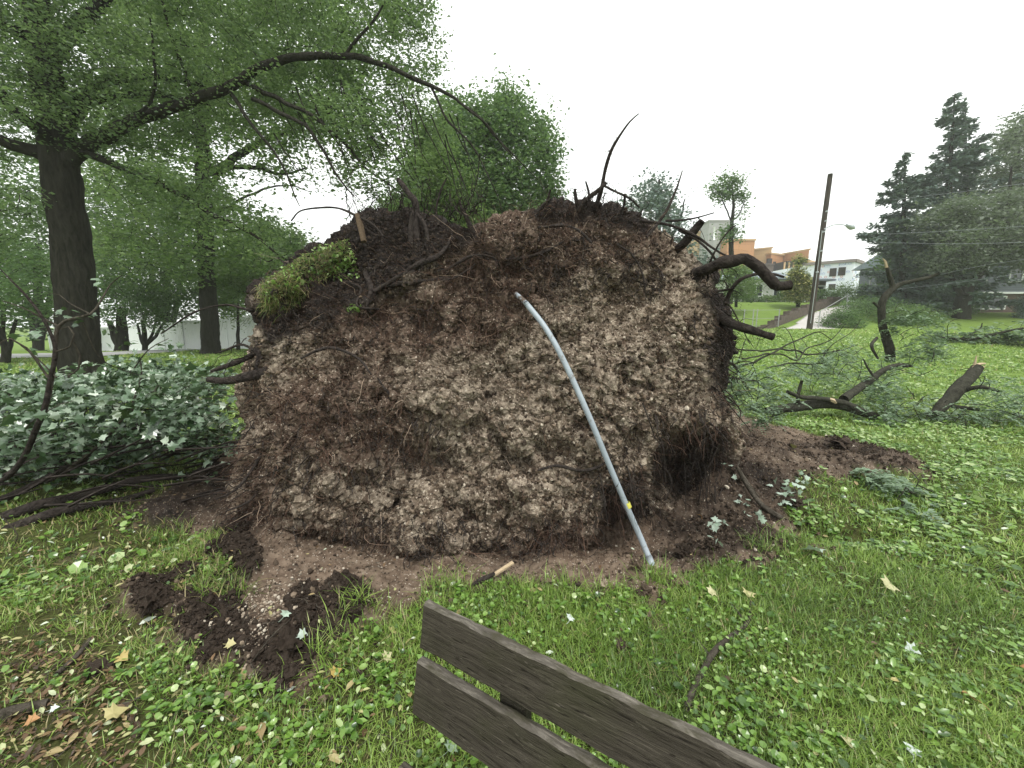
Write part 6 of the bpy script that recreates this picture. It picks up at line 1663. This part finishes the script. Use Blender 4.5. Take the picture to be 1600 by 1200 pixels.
# ---------------------------------------------------------------- fallen limbs at the right
M['locust'] = leaf_mat("locust_leaf_mat", [(0, (0.03, 0.065, 0.035)), (.5, (0.075, 0.135, 0.07)), (1, (0.18, 0.27, 0.15))], (0.2, 0.28, 0.18), .25, .45, .5)
M['fallenwood'] = bark_mat("fallen_limb_bark_mat", (0.022, 0.022, 0.017), (0.07, 0.068, 0.052), 22, .5)
def fronds(acc, c, n, s, L=.22, leaf=.045):
    """pinnate sprays: rows of small leaflets drooping from a point"""
    for k in range(n):
        p = c + RNG.normal(0, 1, 3) * [s, s, s * .55]; az = RNG.uniform(0, 6.28); LL = L * RNG.uniform(.6, 1.2); m_ = 9
        t = np.linspace(.1, 1, m_); d = np.array([math.cos(az), math.sin(az), -.15])
        q = p + d * (t * LL)[:, None]; q[:, 2] -= .5 * t ** 2 * LL
        for sg in (-1, 1):
            az2 = np.full(m_, az + sg * 1.15)
            scatter(acc, q, rand_rot(m_, .3, az=az2), np.full(m_, leaf) * (1.1 - .5 * t), *LEAF_DIAMOND, rnd=np.full(m_, np.clip(RNG.normal(.5, .22), 0, 1)))
def limb_thing(name, label, cat, bits, sprays, bark='fallenwood', raw=(), twn=0, L=.22, leaf=.045, group=None):
    base = P(*bits[0][0][0]); 
    t = thing(name, label, cat, (base[0], base[1], hs1(base[0], base[1])), 0, group); nd = []
    for pts, r in bits:
        a = Acc(); C = tube(a, pl(pts), r, 12, .06, .14, .03, seed=int(pts[0][0]) % 91); a.build("branch", M[bark], t, smooth=True); nd.append(C)
    for pts, r in raw:
        a = Acc(); tube(a, pl(pts), r, 5, .03, .3, 0); a.build("torn_wood", M['rawwood'], t)
    nd = np.concatenate(nd); la = Acc(); tg = []
    for px, py, Y, n, s in sprays:
        c = P(px, py, Y); g = hs1(c[0], c[1]); c[2] = max(c[2], g + .08); 
        for q in range(max(1, n // 6)): tg.append(c + RNG.normal(0, 1, 3) * [s, s, s * .5])
        fronds(la, c, int(n * .62), s * .62, L, leaf * 1.4)
    if tg:
        tg = np.array(tg); acc, mids = twig_network(nd, tg, .010, -.1, .15); acc.build("twigs", M[bark], t)["kind"] = "stuff"
        la.build("foliage", M['locust'], t)
    return t
# flat Y for things resting on the lawn at py: about 1.6*620/(py-502)
YL = 6.4
limb_thing("fallen_limb", "dark fallen limb with raised forks lying on the lawn right of the roots", "fallen branch", [
  ([(1195,642,6.5),(1225,638,6.5),(1260,633,6.5),(1300,630,6.5),(1325,636,6.4),(1345,645,6.3),(1372,652,6.3)], [.05,.07,.085,.09,.085,.07,.05]),
  ([(1245,635,6.5),(1248,620,6.4),(1252,605,6.4),(1255,594,6.4)], [.035,.03,.025,.02]),
  ([(1230,612,6.4),(1255,620,6.4),(1290,624,6.4),(1318,628,6.4),(1335,635,6.3),(1350,648,6.3)], [.03,.035,.04,.045,.04,.03]),
  ([(1318,624,6.5),(1340,608,6.7),(1360,595,6.9),(1375,583,7.0),(1400,570,7.2),(1418,573,7.3)], [.07,.065,.06,.05,.04,.025]),
  ([(1365,588,6.9),(1355,572,6.9),(1350,560,6.9)], [.02,.016,.01]),
 ], [(1365,600,6.8,40,.22),(1395,580,7.0,30,.25),(1385,620,6.6,46,.25),(1400,645,6.3,70,.28),(1440,640,6.4,60,.35),(1350,660,6.1,30,.25),(1380,660,6.1,30,.2),(1430,655,6.2,30,.3),(1380,605,6.8,30,.2),(1470,648,6.4,20,.25)],
  raw=[([(1296,624,6.38),(1302,626,6.36),(1306,630,6.36)], [.03,.035,.02])])
limb_thing("standing_limb", "broken limb standing upright in the lawn with a cream torn top", "broken limb", [
  ([(1390,565,8.6),(1391,545,8.6),(1386,525,8.6),(1380,510,8.6),(1378,490,8.6),(1380,470,8.6),(1390,455,8.6),(1405,444,8.6),(1430,438,8.5),(1450,434,8.5),(1468,427,8.4)], [.09,.085,.08,.075,.07,.068,.062,.05,.04,.035,.025]),
  ([(1385,462,8.6),(1394,448,8.6),(1390,430,8.6),(1386,415,8.6)], [.05,.05,.045,.03]),
  ([(1380,495,8.6),(1372,480,8.6),(1365,472,8.6)], [.03,.025,.02]),
  ([(1389,575,8.6),(1405,570,8.3),(1425,572,8.0)], [.05,.045,.03]),
  ([(1370,528,8.4),(1362,540,8.2),(1372,560,8.2)], [.03,.03,.02]),
 ], [(1395,500,8.5,14,.15),(1420,490,8.4,50,.30),(1445,500,8.4,40,.30),(1400,512,8.5,20,.2),(1470,545,8.2,50,.28),(1440,548,8.2,34,.28),(1440,535,8.3,20,.3),(1430,560,8.1,20,.2),(1410,560,8,24,.3)], L=.28, leaf=.055,
  raw=[([(1386,418,8.58),(1383,408,8.58),(1379,404,8.58)], [.028,.02,.006])])
limb_thing("broken_log", "thick splintered branch sticking up at a slant from the lawn at the right", "broken branch", [
  ([(1460,648,6.2),(1475,632,6.3),(1495,610,6.4),(1512,590,6.5),(1525,575,6.6)], [.055,.09,.095,.09,.08]),
  ([(1500,612,6.45),(1515,608,6.3),(1535,606,6.2),(1560,612,6.1)], [.05,.04,.03,.02]),
  ([(1480,633,6.3),(1500,636,6.2),(1530,640,6.1)], [.04,.03,.02]),
 ], [(1560,608,6.2,46,.32),(1580,628,6.1,60,.32),(1545,640,6.0,44,.32),(1600,645,6.0,40,.3),(1520,648,6.0,26,.3),(1580,600,6.4,20,.3)],
  raw=[([(1520,577,6.58),(1528,570,6.6),(1540,568,6.6)], [.06,.035,.01]), ([(1524,580,6.58),(1532,575,6.6),(1539,573,6.6)], [.045,.03,.008]), ([(1521,578,6.6),(1524,565,6.6),(1526,555,6.6)], [.04,.02,.006])])
limb_thing("fallen_branch", "long thin branch with a cream torn end on the lawn below the slanted log", "fallen branch", [
  ([(1440,659,6.1),(1480,672,5.8),(1520,674,5.75),(1560,678,5.65),(1580,680,5.6)], [.02,.025,.028,.028,.025]),
  ([(1412,656,6.3),(1425,664,6.1),(1440,670,6.0)], [.018,.02,.014]),
 ], [(1480,660,6.0,18,.3),(1510,668,5.9,12,.3)], raw=[([(1578,680,5.6),(1592,682,5.55),(1600,679,5.5)], [.03,.02,.006])])
bb = [([(1150,545,6.3),(1180,548,7.0),(1220,545,7.8),(1260,552,8.3),(1300,550,8.6),(1340,540,9)], [.012,.014,.016,.018,.016,.010])]
for pts, r in [([(1145,575,5.8),(1180,565,6.5),(1220,545,7.2),(1255,528,7.6),(1280,520,7.8),(1300,530,7.9)], [.018,.017,.015,.012,.010,.006]),
               ([(1160,560,6),(1210,552,7),(1245,562,7.6),(1260,545,8.0),(1290,535,8.2),(1310,520,8.4),(1322,505,8.5)], [.012,.013,.012,.012,.010,.007,.004]),
               ([(1200,575,7),(1240,568,7.6),(1280,568,8.2),(1290,569,8.4)], [.012,.014,.012,.010]),
               ([(1245,560,7.5),(1240,530,7.6),(1225,510,7.7),(1205,525,7.6)], [.009,.007,.005,.003]),
               ([(1150,575,6),(1165,530,6.1),(1180,545,6.2),(1190,520,6.3)], [.007,.006,.004,.003]),
               ([(1285,560,8),(1300,540,8),(1330,520,8),(1345,500,8)], [.010,.008,.006,.004])]: bb.append((pts, r))
limb_thing("fallen_branch", "tangle of bare arching twigs over leafy sprays behind the right end of the roots", "fallen branch", bb,
  [(1300,545,8.6,40,.35),(1270,575,7.8,90,.45),(1310,570,8.2,90,.5),(1330,585,7.6,60,.4),(1250,585,7.4,50,.35),(1345,560,8.4,30,.4),(1290,560,8.4,40,.4)], L=.26, leaf=.05)
limb_thing("fallen_branch", "leafy branch drooping against the right flank of the root wall", "fallen branch", [
  ([(1125,600,4.6),(1150,590,4.9),(1180,595,5.2),(1205,610,5.4)], [.02,.018,.014,.008]), ([(1130,560,4.4),(1150,575,4.6),(1165,600,4.7),(1180,625,4.7)], [.016,.014,.010,.006])],
  [(1135,590,4.6,40,.14),(1150,610,4.7,46,.15),(1125,620,4.5,30,.12),(1195,600,5.4,40,.22),(1190,640,5.2,50,.18),(1210,620,5.4,34,.22),(1150,565,4.7,26,.14),(1180,585,5.3,24,.2),(1200,655,5.1,24,.15),(1115,585,4.5,22,.1)], L=.2, leaf=.042)
limb_thing("fallen_branch", "far brush pile of leafy branches along the lawn's right horizon", "fallen branch", [
  ([(1470,528,17),(1520,530,16.5),(1560,520,16),(1600,512,15.5)], [.06,.06,.05,.04]), ([(1500,530,17),(1530,515,17),(1535,505,17)], [.04,.03,.02])],
  [(1480,523,17,50,.7),(1530,523,16.8,60,.7),(1560,527,16.5,50,.7),(1600,522,16,80,.8),(1450,525,17,26,.6),(1640,525,16,60,.8)], L=.5, leaf=.13)
limb_thing("fallen_branch", "small leafy branch lying over the soil and weeds below the right soil fan", "fallen branch", [
  ([(1335,762,3.75),(1380,760,3.7),(1410,765,3.6),(1440,775,3.5)], [.012,.012,.010,.006])],
  [(1350,765,3.7,20,.14),(1375,775,3.6,26,.16),(1400,775,3.55,24,.16),(1410,820,3.1,12,.08),(1390,790,3.4,16,.14),(1430,790,3.4,14,.12)], L=.16, leaf=.038)
# ---------------------------------------------------------------- misty air
m = bpy.data.materials.new("haze_mat"); m.use_nodes = True; nt = m.node_tree
nt.nodes.remove(nt.nodes["Principled BSDF"])
pv = nt.nodes.new("ShaderNodeVolumePrincipled"); pv.inputs["Color"].default_value = (0.99, 0.995, 1.0, 1); pv.inputs["Density"].default_value = 0.0011
pv.inputs["Anisotropy"].default_value = 0.2
nt.links.new(pv.outputs[0], nt.nodes["Material Output"].inputs["Volume"])
a = Acc(); box(a, (0, 0, 12), (490, 490, 32))
o = a.build("haze", m); tag(o, "thin misty air", None, None, 'stuff')
